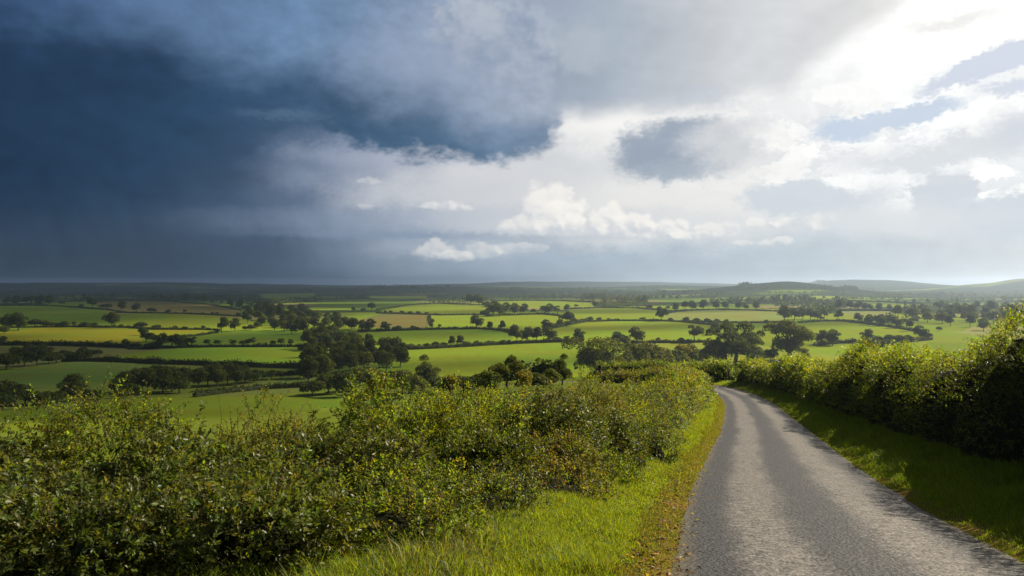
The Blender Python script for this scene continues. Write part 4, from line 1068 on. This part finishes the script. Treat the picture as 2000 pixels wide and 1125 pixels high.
FH = [
 ('low dark hedge along the top of the western pasture', [(-30, 597), (60, 597), (130, 599), (206, 605), (245, 611)]),
 ('hedge below the ochre stubble field', [(225, 611), (300, 612), (360, 613), (420, 616), (480, 619)]),
 ('thin hedge behind the ochre stubble field', [(190, 589), (260, 588), (330, 589), (402, 594), (470, 606)]),
 ('hedge between western pasture and golden hay field', [(-30, 641), (60, 640), (150, 639), (245, 640), (300, 644), (400, 644), (430, 646)]),
 ('thick black hedge at the foot of the golden hay field', [(-30, 675), (60, 675), (140, 676), (200, 678), (276, 681)], 4.2),
 ('slanting hedge below the small golden field', [(300, 664), (345, 660), (390, 656), (425, 650)]),
 ('straight hedge under the row of small clean stemmed trees', [(250, 683), (340, 680), (430, 678), (520, 678), (600, 678)], 2.6),
 ('thick hedge below the long green field', [(120, 707), (170, 706), (240, 708), (310, 711), (380, 713), (450, 716), (520, 718), (600, 720)], 3.6),
 ('hedge with gap dividing the small field from the belt', [(310, 722), (360, 728), (400, 732)], 2.6),
 ('hedge along the top of the sloping near meadow', [(380, 776), (440, 768), (520, 760), (600, 756)], 2.5),
 ('hedge under the domed bright meadow', [(735, 612), (800, 614), (860, 616), (930, 615), (960, 616)]),
 ('hedge behind the domed bright meadow', [(735, 606), (800, 596), (850, 593), (940, 596)]),
 ('curved hedge at the end of the ploughed field', [(838, 617), (845, 628), (842, 634)], 2.6),
 ('hedge below the ploughed field and lone round tree', [(700, 648), (780, 646), (860, 644), (940, 643), (980, 646), (1005, 652)], 2.8),
 ('hedge at the top of the large smooth pasture', [(780, 684), (850, 681), (920, 677), (1000, 672), (1080, 669), (1140, 668)], 3.6),
 ('hedge in front of the broken belt of round trees', [(950, 617), (1010, 616), (1060, 614), (1100, 618)], 2.8),
 ('hedge climbing beside the great domed pasture', [(1060, 645), (1090, 640), (1120, 633), (1150, 628)], 4.5),
 ('hedge along the top of the great domed pasture', [(1130, 629), (1200, 627), (1280, 627), (1330, 629), (1400, 636)], 2.4),
 ('hedge continuing east in front of the pale olive field', [(1330, 628), (1400, 630), (1460, 631), (1530, 631)], 2.2),
 ('low hedge behind the meadow with the dark field oak', [(1110, 604), (1170, 602), (1240, 602), (1290, 606)], 2.6),
 ('low hedge behind the pale olive field', [(1300, 612), (1340, 607), (1400, 605), (1460, 606), (1530, 609)], 2.6),
 ('hedge at the foot of the great domed pasture', [(1220, 672), (1260, 670), (1320, 670), (1380, 669)], 2.8),
 ('long thin hedge behind the far flat meadow', [(960, 589), (1020, 587), (1100, 588), (1160, 591)], 3.5),
 ('hedge behind the pale pasture beyond the oaks', [(1560, 631), (1610, 628), (1650, 628), (1700, 634), (1760, 642), (1790, 648)], 2.8),
 ('thick hedge in front of the pale pasture beyond the oaks', [(1590, 676), (1640, 671), (1700, 670), (1760, 670), (1820, 664)], 3.4),
 ('hedge under the long row of far trees', [(1640, 607), (1700, 607), (1760, 608), (1800, 609)], 3.5),
 ('thin hazy hedge across the far eastern meadows', [(1645, 588), (1720, 590), (1800, 593)], 4.0),
 ('dark hedge below the large smooth pasture', [(800, 748), (860, 746), (930, 748), (1000, 750), (1080, 746)], 3.0),
]
for it in FH: field_hedge(*it)

# ------------------------------------------------------------------ far-off woods that read as one mass
def far_wood(label, strips_, hmin, hmax, step):
    acc = Acc()
    for pts in strips_:
        q_, _ = resample(np.array(pts, float), 8); W_ = to_ground(q_[:, 0], q_[:, 1])
        L, s = resample(W_[:, :2], step); x, y = L[:, 0], L[:, 1]
        dist = float(np.hypot(x, y).mean())
        for rep in range(2):
            jx = x + rng.normal(size=len(x)) * step * .6; jy = y + rng.normal(size=len(x)) * step * 1.2
            z = height(jx, jy); hh = rng.uniform(hmin, hmax, len(x)) * (.6 + .8 * vnoise(np.stack([s / 60, 0 * s, 0 * s], -1), 91))
            per = 14
            k = np.repeat(np.arange(len(x)), per); n = len(k)
            q3 = runit(n)
            P = np.stack([jx[k], jy[k], z[k] + hh[k] * .55], 1) + q3 * np.stack([hh[k] * .45, hh[k] * .45, hh[k] * .5], 1)
            D = runit(n); Ls = hh[k] * .42 * rng.uniform(.7, 1.3, n)
            v, f = leaves(P - D * Ls[:, None] * .5, D, norm(q3 + .5 * runit(n)), Ls, Ls * .9, .2)
            acc.add(v, f, np.repeat(vary(TREE_DARK, n, .2), 4, 0))
    o = acc.build('far_wood', M_TREE); return tag(o, label, None, None, 'stuff')
far_wood('dark wooded strips on the far side under the storm', [[(-20, 586), (80, 585), (180, 587)], [(100, 580), (240, 581), (330, 584)], [(190, 574), (300, 575), (420, 578)], [(330, 581), (420, 584), (500, 590)], [(430, 574), (520, 571)], [(-20, 575), (60, 572)], [(400, 569), (640, 568)], [(0, 566), (300, 567)], [(480, 598), (560, 592), (620, 590)], [(530, 587), (610, 586)]], 9, 17, 14)
far_wood('band of grey green wood behind the far flat meadow', [[(835, 592), (905, 592)], [(840, 586), (920, 586), (960, 588)], [(990, 584), (1100, 583), (1200, 586), (1260, 590)], [(1000, 580), (1120, 579), (1240, 582)], [(1160, 596), (1220, 598), (1265, 598)], [(660, 582), (720, 584)], [(690, 573), (860, 572)], [(1140, 590), (1260, 592)]], 10, 18, 14)
far_wood('long dark plantation with a level top east of the middle', [[(1260, 582), (1330, 583)], [(1335, 582), (1400, 582)], [(1385, 592), (1460, 593), (1560, 592), (1640, 594)], [(1400, 589), (1500, 588), (1600, 589)], [(1560, 604), (1620, 602), (1650, 600)], [(1520, 598), (1600, 597)], [(1540, 612), (1620, 612)]], 14, 22, 13)
far_wood('misty woods among the far eastern fields', [[(1760, 602), (1860, 603), (1990, 604)], [(1880, 612), (1990, 612)], [(1640, 584), (1760, 585)], [(1800, 588), (1990, 588)], [(1700, 578), (1990, 580)], [(1850, 574), (2010, 573)], [(1740, 622), (1830, 622)]], 9, 17, 14)
far_wood('wooded brow of the low hill on the eastern skyline', [[(1430, 551), (1530, 546.5), (1620, 551)], [(1380, 566), (1500, 563)], [(1500, 572), (1640, 574)], [(1300, 572), (1420, 576)], [(1560, 560), (1720, 566)], [(1400, 558), (1470, 556)]], 9, 15, 22)
far_wood('faint woods on the middle skyline', [[(600, 562), (900, 562)], [(840, 566), (1160, 567)], [(1040, 572), (1300, 575)], [(1160, 563), (1340, 564)], [(700, 559), (1000, 559)]], 10, 18, 24)
# ------------------------------------------------------------------ hedges beside the lane
def lane_off(s0, s1, o):
    m = (RS >= s0) & (RS <= s1); oo = o(RS[m]) if callable(o) else o
    P = RL[m] + RN[m] * np.reshape(oo, (-1, 1)) if callable(o) else RL[m] + RN[m] * o
    return P
s_at = lambda y: float(np.interp(y, RL[:240, 1], RS[:240]))
sY = lambda y: RS[np.argmin(np.abs(RL[:, 1] - y) + 100 * (RS > 155))]
far_size = lambda d_: float(np.clip(d_ * .0032, .045, .30))
far_dens = lambda d_: float(np.clip(2400 / max(d_, 6) ** 1.25, 7, 95))
S0 = sY(4.0); S1 = sY(98)
# east hedge on its bank
eline = lane_off(S0, S1 + 2, lambda s: 5.35 + 0 * s)
el_s = np.r_[0, np.cumsum(np.linalg.norm(np.diff(eline, axis=0), axis=1))]
ehgt = lambda s: 2.88 - .45 * smooth(28, 55, s) + .35 * np.sin(s * .21) + .25 * np.sin(s * .53 + 1) - .5 * smooth(70, 95, s) - .30 * smooth(18, 8, s)
long_hedge('hedge', 'tall dark bank of hedge along the east side of the lane with sunlit top', eline, 3.0, ehgt, lambda s: [DARK, BRAM, DARK + OLIV], far_size, far_dens, M_LEAF, 201, 'hedges of the lane', shoot_rate=1.1, rim_pal=GOLD + HAWT)  # sun on the crest partly painted in by yellower, brighter leaves; sides darker
# the hedge that crosses behind the bend
sX = lambda x: RS[np.nonzero((RS > 125) & (RL[:, 0] < x))[0][0]]
xl = lane_off(S1 + 6, sX(12), lambda s: 4.6 + 0 * s)
long_hedge('hedge', 'neatly clipped hedge on the outside of the far bend below the oaks', xl, 2.2, lambda s: 2.1 + .2 * np.sin(s * .4), lambda s: [DARK, OLIV], far_size, far_dens, M_LEAF, 202, 'hedges of the lane', shoot_rate=.5, rim_pal=OLIV + HAWT)
# west hedge beyond the near bushes
wl = lane_off(sY(23.0), sY(100) + 3, lambda s: -4.35 + 0 * s)
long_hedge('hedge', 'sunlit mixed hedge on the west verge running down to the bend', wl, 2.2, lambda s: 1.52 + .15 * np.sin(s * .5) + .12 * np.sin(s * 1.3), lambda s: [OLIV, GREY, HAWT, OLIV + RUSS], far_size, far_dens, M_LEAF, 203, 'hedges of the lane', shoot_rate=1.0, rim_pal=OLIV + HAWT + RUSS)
il = lane_off(sY(100) + 6, sX(17), lambda s: -4.3 + 0 * s)
long_hedge('hedge', 'brown topped hedge on the inside of the far bend', il, 2.2, lambda s: 1.5 + .2 * np.sin(s * .5), lambda s: [RUSS, OLIV], far_size, far_dens, M_LEAF, 204, 'hedges of the lane', shoot_rate=.6, rim_pal=RUSS + OLIV)

SHR = [
 ('bramble_bush', 'glossy grey green bramble filling the lower west corner of the hedge', 'bramble', -5.1, 6.5, 1.35, 1.2, 1.30, 0, BRAM + GREY[:1], .060, 210, M_GLOSS, 6, .35, BRAM),
 ('bramble_bush', 'dark bramble mound with reddish shoots at the west end', 'bramble', -7.0, 8.4, 1.6, 1.3, 1.88, .2, DARK + BRAM, .055, 170, M_GLOSS, 14, .7, RUSS + GOLD),
 ('hawthorn_bush', 'tallest bush of the west end, with russet tips against the pasture', 'hawthorn', -5.25, 9.4, 1.2, 1.1, 1.72, 0, OLIV + HAWT[:2] + RUSS[:2], .040, 190, M_LEAF, 22, .75, RUSS + GOLD + HAWT),
 ('bramble_bush', 'dark leafy bramble in front of the russet tipped bush', 'bramble', -3.65, 7.9, 1.2, 1.0, 1.20, 0, DARK + BRAM, .055, 200, M_GLOSS, 4, .3, BRAM),
 ('hawthorn_bush', 'thin brownish bush with fine twigs beside the russet tipped bush', 'hawthorn', -3.55, 10.6, 1.25, 1.1, 1.60, 0, RUSS + OLIV, .036, 170, M_LEAF, 20, .55, RUSS),
 ('hazel_bush', 'fresh green bush with arching leafy sprays over the hedge top', 'hazel', -1.95, 11.6, 1.2, 1.1, 1.64, 0, HAWT + OLIV, .050, 170, M_LEAF, 16, .6, HAWT),
 ('bramble_bush', 'deep green bramble between the brown and fresh green bushes', 'bramble', -2.0, 9.6, 1.1, .9, 1.15, 0, BRAM + DARK, .052, 190, M_GLOSS, 4, .3, BRAM),
 ('hawthorn_bush', 'yellow green hawthorn with bright upright sprays near mid hedge', 'hawthorn', -.75, 12.7, 1.15, 1.1, 1.58, 0, GOLD + HAWT, .042, 190, M_LEAF, 20, .6, GOLD + HAWT),
 ('bramble_bush', 'grey leaved bramble next to the yellow green hawthorn', 'bramble', .55, 14.0, 1.25, 1.2, 1.45, 0, GREY + BRAM, .048, 180, M_GLOSS, 12, .45, GREY + RUSS),
 ('hawthorn_bush', 'brownish seeding bush with dry tops behind the grey bramble', 'hawthorn', 1.5, 16.2, 1.3, 1.2, 1.62, 0, RUSS + GREY, .038, 160, M_LEAF, 18, .45, RUSS),
 ('bramble_bush', 'dark green bramble low down beside the grass verge', 'bramble', 1.75, 15.0, .9, .9, 1.15, 0, DARK + BRAM, .050, 170, M_GLOSS, 4, .3, BRAM),
 ('hawthorn_bush', 'golden hawthorn rising highest where the hedge nears the verge', 'hawthorn', 2.1, 18.2, 1.25, 1.2, 1.85, 0, GOLD + HAWT, .042, 150, M_LEAF, 18, .7, GOLD),
 ('hawthorn_bush', 'rust and yellow bush beside the golden hawthorn', 'hawthorn', 3.0, 20.4, 1.25, 1.3, 1.65, 0, HAWT + RUSS + GREY, .042, 130, M_LEAF, 12, .4, GOLD + RUSS),
 ('hawthorn_bush', 'olive bush joining the near bushes to the sunlit mixed hedge', 'hawthorn', 3.9, 22.8, 1.25, 1.4, 1.60, 0, OLIV + GREY, .044, 120, M_LEAF, 10, .4, HAWT),
 ('bramble_bush', 'low bramble spread in front of the dark leafy bramble at the bottom of the bank', 'bramble', -2.75, 7.5, 1.0, .8, .85, 0, BRAM + OLIV[:1], .052, 190, M_GLOSS, 6, .3, BRAM + HAWT),
 ('bramble_bush', 'shaded bramble closest to the viewer at the bottom of the hedge', 'bramble', -2.35, 6.35, 1.0, .7, .70, 0, BRAM + OLIV, .050, 190, M_GLOSS, 8, .3, BRAM + HAWT),
 ('bramble_bush', 'dark bramble filling the dip next to the grey green corner bramble', 'bramble', -3.6, 6.2, .9, .8, .85, 0, DARK + BRAM, .052, 190, M_GLOSS, 5, .3, BRAM),
 ('nettle_bush', 'low sprawling weeds at the very bottom beside the long grass', 'weeds', -1.25, 7.3, 1.0, .8, .50, 0, OLIV + HAWT + RUSS[:1], .040, 150, M_LEAF, 14, .3, OLIV + RUSS),
 ('nettle_bush', 'low olive tangle between the long grass and the green weedy clump', 'weeds', -.45, 9.2, 1.0, .8, .50, 0, OLIV + GREY, .040, 150, M_LEAF, 14, .3, OLIV + RUSS),
 ('nettle_bush', 'low brown tangle on the bank next to the smooth verge', 'weeds', .55, 11.1, .9, .8, .48, 0, RUSS + OLIV, .040, 150, M_LEAF, 14, .3, RUSS),
 ('nettle_bush', 'low green tangle beside the verge below the leafy bramble', 'weeds', 1.55, 13.4, .8, .8, .45, 0, HAWT + OLIV, .040, 150, M_LEAF, 12, .3, OLIV),
 ('nettle_bush', 'green weedy clump with thin stalks below the fresh green bush', 'weeds', -1.35, 8.7, .9, .8, .72, 0, OLIV + HAWT, .045, 170, M_LEAF, 16, .35, OLIV + RUSS),
 ('bramble_bush', 'dark trailing bramble under the yellow green hawthorn', 'bramble', -.45, 10.9, .9, .8, .95, 0, DARK + OLIV, .048, 180, M_GLOSS, 6, .3, OLIV),
 ('nettle_bush', 'brownish weedy clump at the foot of the grey leaved bramble', 'weeds', .75, 12.4, .85, .8, .75, 0, OLIV + RUSS, .042, 160, M_LEAF, 16, .35, RUSS + OLIV),
 ('bramble_bush', 'small leafy bramble spilling onto the verge below the golden hawthorn', 'bramble', 3.25, 17.6, .7, .8, .8, 0, BRAM + HAWT[2:3], .050, 140, M_GLOSS, 3, .25, BRAM),
]
for i, s_ in enumerate(SHR):
    shrub(s_[0], s_[1], s_[2], *s_[3:9], s_[9], s_[10], s_[11], s_[12], 300 + i, s_[13], s_[14], s_[15])
# bushes standing out of the east hedge near by
for i, (y, o, h, lab) in enumerate(((15.5, 6.5, 2.9, 'tall sunlit hawthorn standing above the near end of the east hedge'), (19.5, 6.4, 3.2, 'second sunlit hawthorn in the top of the east hedge, behind the tall one'), (24.5, 6.3, 3.2, 'lower golden hawthorn in the east hedge top, third from its near end'))):
    j = np.argmin(np.abs(RS - sY(y))); P = RL[j] + RN[j] * o
    shrub('hawthorn_bush', lab, 'hawthorn', float(P[0]), float(P[1]), 1.3, 1.5, h, 0, HAWT + GOLD, .050, 80, M_LEAF, 330 + i, 22, .75, GOLD + RUSS[:1], 'bushes rising from the east hedge')

# ------------------------------------------------------------------ grass
def blades(P, hgt_, wid, lean, pal, var=.25):
    n = len(P)
    a = rng.uniform(0, 2 * np.pi, n); s = np.stack([np.cos(a), np.sin(a), 0 * a], 1)
    ld = norm(np.stack([np.cos(a + 1.57 + .8 * rng.normal(size=n)), np.sin(a + 1.57 + .8 * rng.normal(size=n)), 0 * a], 1) + np.array(lean[:3]))
    up = np.array([0, 0, 1.0]); bend = lean[3] * rng.uniform(.3, 1.5, n)
    h = hgt_[:, None]; w_ = wid[:, None]
    b1 = P + up * h * .55 + ld * (h * .22 * bend[:, None]); b2 = P + up * h * (1.0 - .25 * np.minimum(bend, 1.6)[:, None] ** 2) + ld * (h * .75 * bend[:, None])
    v = np.stack([P - s * w_ * .5, P + s * w_ * .5, b1 + s * w_ * .4, b1 - s * w_ * .4, b2], 1).reshape(-1, 3)
    k = np.arange(n)[:, None] * 5
    f = np.concatenate([k + np.array([[0, 1, 2]]), k + np.array([[0, 2, 3]]), k + np.array([[3, 2, 4]])], 0)
    return v, f, np.repeat(vary(pal, n, var), 5, 0)
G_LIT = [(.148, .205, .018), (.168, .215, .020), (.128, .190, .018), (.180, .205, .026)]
G_DRY = [(.15, .150, .065), (.18, .175, .09), (.13, .140, .045), (.12, .145, .035)]
G_MOSS = [(.130, .140, .024), (.112, .130, .022), (.145, .130, .030), (.105, .145, .020)]
G_DRK = [(.105, .165, .016), (.120, .180, .018), (.135, .190, .020)]  # darker grass, with the shade under the east hedge put into its colour
def verge(name, label, side, y0, y1, o0, o1, pal, dens0, hm, moss=None):
    acc = Acc(); o = None
    for a in np.arange(sY(y0), sY(y1), 1.0):
        j = np.argmin(np.abs(RS - a)); dist = max(6.0, math.hypot(*RL[j]))
        lo, hi = o0(RL[j, 1]), o1(RL[j, 1])
        if hi <= lo: continue
        n = int(dens0 * (hi - lo) * np.clip((9 / dist) ** 1.35, .012, 1.2)); sc = float(np.clip((dist / 10) ** .75, 1, 5))
        s = rng.uniform(a, a + 1.0, n); of = rng.uniform(lo, hi, n) * side
        x = np.interp(s, RS, RL[:, 0]) + np.interp(s, RS, RN[:, 0]) * of; y = np.interp(s, RS, RL[:, 1]) + np.interp(s, RS, RN[:, 1]) * of
        cl_ = fbm(np.stack([x * 1.6, y * 1.6, 0 * x], -1), 55, 3)
        edge_ = np.clip((np.abs(of) - HALF) / .7, .25, 1)
        hh = hm * edge_ * (.15 + 1.7 * cl_ ** 1.3) * rng.uniform(.6, 1.3, n) * min(sc, 1.6)
        P = np.stack([x, y, height(x, y) - .01], 1)
        v, f, t = blades(P, hh, rng.uniform(.005, .010, n) * sc, (-.35, -.35, 0, .8), pal)
        if moss is not None:
            m_ = np.repeat(np.abs(of) < HALF + .45 + .5 * (cl_ - .5), 5); t = np.where(m_[:, None], np.repeat(vary(moss, n, .25), 5, 0), t)
        acc.add(v, f, t)
    o = acc.build(name, M_GRASS); return tag(o, label, None, None, 'stuff')
w_out = lambda y: float(np.interp(y, [0, 7, 10, 14, 18, 21, 26, 100], [5.2, 5.4, 5.2, 4.9, 4.3, 3.4, 3.3, 3.3]))
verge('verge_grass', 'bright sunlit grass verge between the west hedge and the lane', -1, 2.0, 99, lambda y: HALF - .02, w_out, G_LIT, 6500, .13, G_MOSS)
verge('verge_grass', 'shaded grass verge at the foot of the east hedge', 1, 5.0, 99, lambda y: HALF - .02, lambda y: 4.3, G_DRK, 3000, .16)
verge('verge_grass', 'grass on the outside of the far bend', 1, 100, 100.5, lambda y: HALF, lambda y: 3.6, G_LIT, 3000, .2)
acc = Acc()
for a in np.arange(sY(98), RS[-1] - 2, 1.0):
    for side, hi in ((1, 3.7), (-1, 3.3)):
        n = 70; s = rng.uniform(a, a + 1, n); of = side * rng.uniform(HALF, hi, n)
        x = np.interp(s, RS, RL[:, 0]) + np.interp(s, RS, RN[:, 0]) * of; y = np.interp(s, RS, RL[:, 1]) + np.interp(s, RS, RN[:, 1]) * of
        v, f, t = blades(np.stack([x, y, height(x, y)], 1), rng.uniform(.15, .35, n), rng.uniform(.03, .06, n), (-.3, -.3, 0, .7), G_LIT); acc.add(v, f, t)
tag(acc.build('verge_grass', M_GRASS), 'grass verges round the far bend of the lane', None, None, 'stuff')
# tall rough grass and weeds in front of the near bushes
n = 260000
yy = rng.uniform(5.0, 17.5, n); xx = rng.uniform(-6.2, 3.2, n)
d_, _ = road_param(xx, yy)
foot = np.interp(yy, [5, 7, 9, 11, 13, 15, 18], [-2.2, -2.0, -1.7, -.9, .1, 1.3, 2.4])
dens = np.where(xx > foot, np.exp(-((xx - foot) / .75) ** 2), np.exp(-((xx - foot) / 1.6) ** 2))
dens = np.maximum(dens, .55 * (yy < 10) * (xx > foot) * smooth(2.3, 1.0, xx - foot))
keep = (d_ < -HALF - 1.3) & (rng.uniform(0, 1, n) < dens) & (rng.uniform(0, 1, n) < np.clip(9.5 / yy, 0, 1) ** 1.2)
xx, yy = xx[keep], yy[keep]; n = len(xx)
cl_ = fbm(np.stack([xx * 1.3, yy * 1.3, 0 * xx], -1), 57, 3)
dry = rng.uniform(0, 1, n) < .7 * smooth(.36, .66, cl_)
P = np.stack([xx, yy, height(xx, yy)], 1); hh = (.08 + .30 * cl_) * rng.uniform(.5, 1.4, n)
acc = Acc()
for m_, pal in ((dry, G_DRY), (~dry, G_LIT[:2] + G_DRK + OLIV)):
    v, f, t = blades(P[m_], hh[m_], rng.uniform(.005, .010, m_.sum()), (-.25, -.4, 0, 1.0), pal); acc.add(v, f, t)
tag(acc.build('tall_grass', M_GRASS), 'tall rough grass and straw at the foot of the near bushes', None, None, 'stuff')
# leafy weeds low down
acc = Acc(); tw = Acc(); n = 5000
yy = rng.uniform(6.5, 17, n); foot = np.interp(yy, [5, 7, 9, 11, 13, 15, 18], [-2.2, -2.0, -1.7, -.9, .1, 1.3, 2.4]); xx = foot + rng.normal(size=n) * .75 + .2
cl_ = fbm(np.stack([xx * .9, yy * .9, 0 * xx], -1), 58, 2); k = cl_ > .40; xx, yy = xx[k], yy[k]; n = len(xx)
sprigs(acc, tw, np.stack([xx, yy, height(xx, yy)], 1), np.array([0, 0, 1.]) + .5 * runit(n), rng.uniform(.12, .45, n), 12, .036, OLIV + HAWT + BRAM, .35, .003)
wd_ = tag(acc.build('weed_undergrowth', M_LEAF), 'leafy weeds growing through the rough grass', None, None, 'stuff')
# fallen leaves along the edge of the lane
acc = Acc(); n = 1500
s = rng.uniform(sY(6), sY(45), n) ; s = sY(6) + (s - sY(6)) * rng.uniform(0, 1, n); of = -HALF - .28 + .22 * rng.normal(size=n)
x = np.interp(s, RS, RL[:, 0]) + np.interp(s, RS, RN[:, 0]) * of; y = np.interp(s, RS, RL[:, 1]) + np.interp(s, RS, RN[:, 1]) * of
v, f = leaves(np.stack([x, y, height(x, y) + .03], 1), np.c_[rng.normal(size=(n, 2)), .2 * rng.normal(size=n)], norm(np.array([0, 0, 1.]) + .4 * runit(n)), rng.uniform(.03, .07, n), rng.uniform(.02, .05, n), .3)
acc.add(v, f, np.repeat(vary([(.15, .085, .03), (.20, .14, .05), (.10, .06, .025)], n, .3), 4, 0))
tag(acc.build('fallen_leaves', M_LEAF), 'brown fallen leaves along the west edge of the lane', None, None, 'stuff')

# ------------------------------------------------------------------ air
hz = new_mat('haze'); use(hz)
pv = node('ShaderNodeVolumePrincipled')
pv.inputs['Color'].default_value = (0.56, 0.69, 0.90, 1); pv.inputs['Density'].default_value = 0.78e-4
pv.inputs['Anisotropy'].default_value = 0.58
ho = node('ShaderNodeOutputMaterial'); TREE.links.new(pv.outputs[0], ho.inputs['Volume'])
zmin, zmax = float(vz.min()) - 1.0, float(max(vz.max() + 25, 30))
B_ = 14600
hv = [(sx * B_, sy * B_, z) for z in (zmin, zmax) for sx, sy in ((-1, -1), (1, -1), (1, 1), (-1, 1))]
hf = [(0, 3, 2, 1), (4, 5, 6, 7), (0, 1, 5, 4), (1, 2, 6, 5), (2, 3, 7, 6), (3, 0, 4, 7)]
tag(mesh_from('haze', np.array(hv), np.array(hf), hz), 'pale humid air thickening towards the skyline', None, None, 'stuff')

# ------------------------------------------------------------------ a cloud bank added out of view to shade the west of the valley
def shade_cloud_bank():
    H_ = 8000.0; off_ = np.array([math.sin(SUN_AZ), math.cos(SUN_AZ)]) * H_ / math.tan(SUN_EL)
    poly = [(30, 210), (-60, 500), (-180, 900), (-200, 1500), (100, 2600), (900, 4200), (2400, 7000), (4200, 13000), (-13500, 13000), (-13500, 210)]
    step = 260.0
    gx_ = np.arange(-13500, 4600, step); gy_ = np.arange(200, 13200, step)
    # finer towards the near corner, so that its edge is ragged at the scale of fields
    gx_ = np.r_[gx_[gx_ < -2200], np.arange(-2200, 1600, 60), gx_[gx_ > 1600]]; gy_ = np.r_[np.arange(200, 3200, 60), gy_[gy_ >= 3200]]
    GX, GY = np.meshgrid(gx_, gy_)
    jit = 110 * (fbm(np.stack([GX.ravel() / 500, GY.ravel() / 500, 0 * GX.ravel()], -1), 95, 4) - .5)
    gx2, gy2 = GX.ravel(), GY.ravel()
    nz = fbm(np.stack([gx2 / 1500, gy2 / 1500, 0 * gx2], -1), 96, 4)
    ztop = H_ + 380 * nz + 60; zbot = H_ - 120 * nz
    cxq = GX[:-1, :-1].ravel() + step / 4; cyq = GY[:-1, :-1].ravel() + step / 4
    jq = fbm(np.stack([cxq / 420, cyq / 420, 0 * cxq], -1), 97, 4) - .5
    ins = in_poly(cxq + 500 * jq, cyq + 300 * jq, poly)
    hole = fbm(np.stack([cxq / 380, cyq / 380, 0 * cxq + 3], -1), 98, 3)
    ins &= ~((hole > .60) & (np.hypot(cxq, cyq) < 3800))
    Q_ = np.arange(len(gx2)).reshape(GX.shape)
    f = np.stack([Q_[:-1, :-1].ravel(), Q_[:-1, 1:].ravel(), Q_[1:, 1:].ravel(), Q_[1:, :-1].ravel()], 1)[ins]
    n0 = len(gx2)
    vtop = np.stack([gx2 + off_[0], gy2 + off_[1], ztop], 1); vbot = np.stack([gx2 + off_[0], gy2 + off_[1], zbot], 1)
    # rim walls
    e = np.concatenate([f[:, [0, 1]], f[:, [1, 2]], f[:, [2, 3]], f[:, [3, 0]]]); es = np.sort(e, 1)
    key = es[:, 0] * 10 ** 7 + es[:, 1]; uq, ix, ct = np.unique(key, return_index=True, return_counts=True)
    rim_ = e[ix[ct == 1]]
    F_ = np.concatenate([f, f[:, ::-1] + n0, np.stack([rim_[:, 1], rim_[:, 0], rim_[:, 0] + n0, rim_[:, 1] + n0], 1)])
    V_ = np.concatenate([vtop, vbot]); u_, inv_ = np.unique(F_.ravel(), return_inverse=True)
    m = new_mat('cloud'); use(m)
    df = node('ShaderNodeBsdfDiffuse'); df.inputs[0].default_value = (.9, .9, .9, 1)
    tr = node('ShaderNodeBsdfTransparent')
    nn = noise(geo_pos(), 0.0011, 4, 0.6, dim='3D')
    _yy = node('ShaderNodeSeparateXYZ'); setin(TREE, _yy.inputs[0], geo_pos())
    thick = sstep(off_[1] + 1800, off_[1] + 4200, S(_yy.outputs[1])) * 0.45
    _xx = S(_yy.outputs[0]) - float(off_[0]); _yq = mth('MAXIMUM', S(_yy.outputs[1]) - float(off_[1] + 1500), 0.0)
    _y0 = mth('MAXIMUM', S(_yy.outputs[1]) - float(off_[1]), 0.0)
    fade = sstep(0.5, -0.5, (_xx - mth('MAXIMUM', _y0 * -0.26, -300.0) - _yq * 0.09) / (_yq * 0.40 + _y0 * 0.06 + 50.0))
    finish(m, mixs(mth('MINIMUM', 0.52 + 0.34 * sstep(.35, .65, nn) + thick, 0.95) * fade, tr.outputs[0], df.outputs[0]))
    o = mesh_from('shade_cloud_bank', V_[u_], inv_.reshape(-1, 4), m, None, None, True)
    return tag(o, 'high ragged cloud bank added out of view to shade the west of the valley', None, None, 'structure')
shade_cloud_bank()
def small_shade_cloud(gx_, gy_, rx, ry, seed):  # extra cloud out of view, added to cast a shadow patch on the fields
    off_ = np.array([math.sin(SUN_AZ), math.cos(SUN_AZ)]) * 8000.0 / math.tan(SUN_EL)
    a_, z_ = np.meshgrid(np.linspace(0, 2 * np.pi, 48, endpoint=False), np.linspace(-.98, .98, 16)); a_ = a_.ravel(); z_ = z_.ravel()
    q_ = np.stack([np.cos(a_) * np.sqrt(1 - z_ ** 2), np.sin(a_) * np.sqrt(1 - z_ ** 2), z_], 1)
    k_ = 1 + .9 * (fbm(q_ * 2 + seed, seed, 4) - .5)
    P_ = q_ * k_[:, None] * np.array([rx, ry, 160.0])
    Q_ = np.arange(48 * 16).reshape(16, 48)
    f_ = np.stack([Q_[:-1].ravel(), np.roll(Q_[:-1], -1, 1).ravel(), np.roll(Q_[1:], -1, 1).ravel(), Q_[1:].ravel()], 1)
    o = mesh_from('small_shade_cloud', P_, f_, M_SHADE_CLOUD, None, None, True); o.location = (gx_ + off_[0], gy_ + off_[1], 8000)
    return tag(o, 'small cloud added out of view to shade a patch of the valley', None, None, 'structure')
M_SHADE_CLOUD = new_mat('shade_cloud'); use(M_SHADE_CLOUD)
df = node('ShaderNodeBsdfDiffuse'); df.inputs[0].default_value = (.9, .9, .9, 1); tr = node('ShaderNodeBsdfTransparent')
finish(M_SHADE_CLOUD, mixs(0.34, tr.outputs[0], df.outputs[0]))
for i, c_ in enumerate(((-20, 560, 110, 45), (-60, 960, 170, 70), (430, 1150, 160, 60), (240, 1750, 330, 110), (900, 2500, 500, 200), (150, 3200, 600, 260), (1700, 4300, 800, 420), (60, 4800, 700, 400))): small_shade_cloud(*c_, 600 + i)
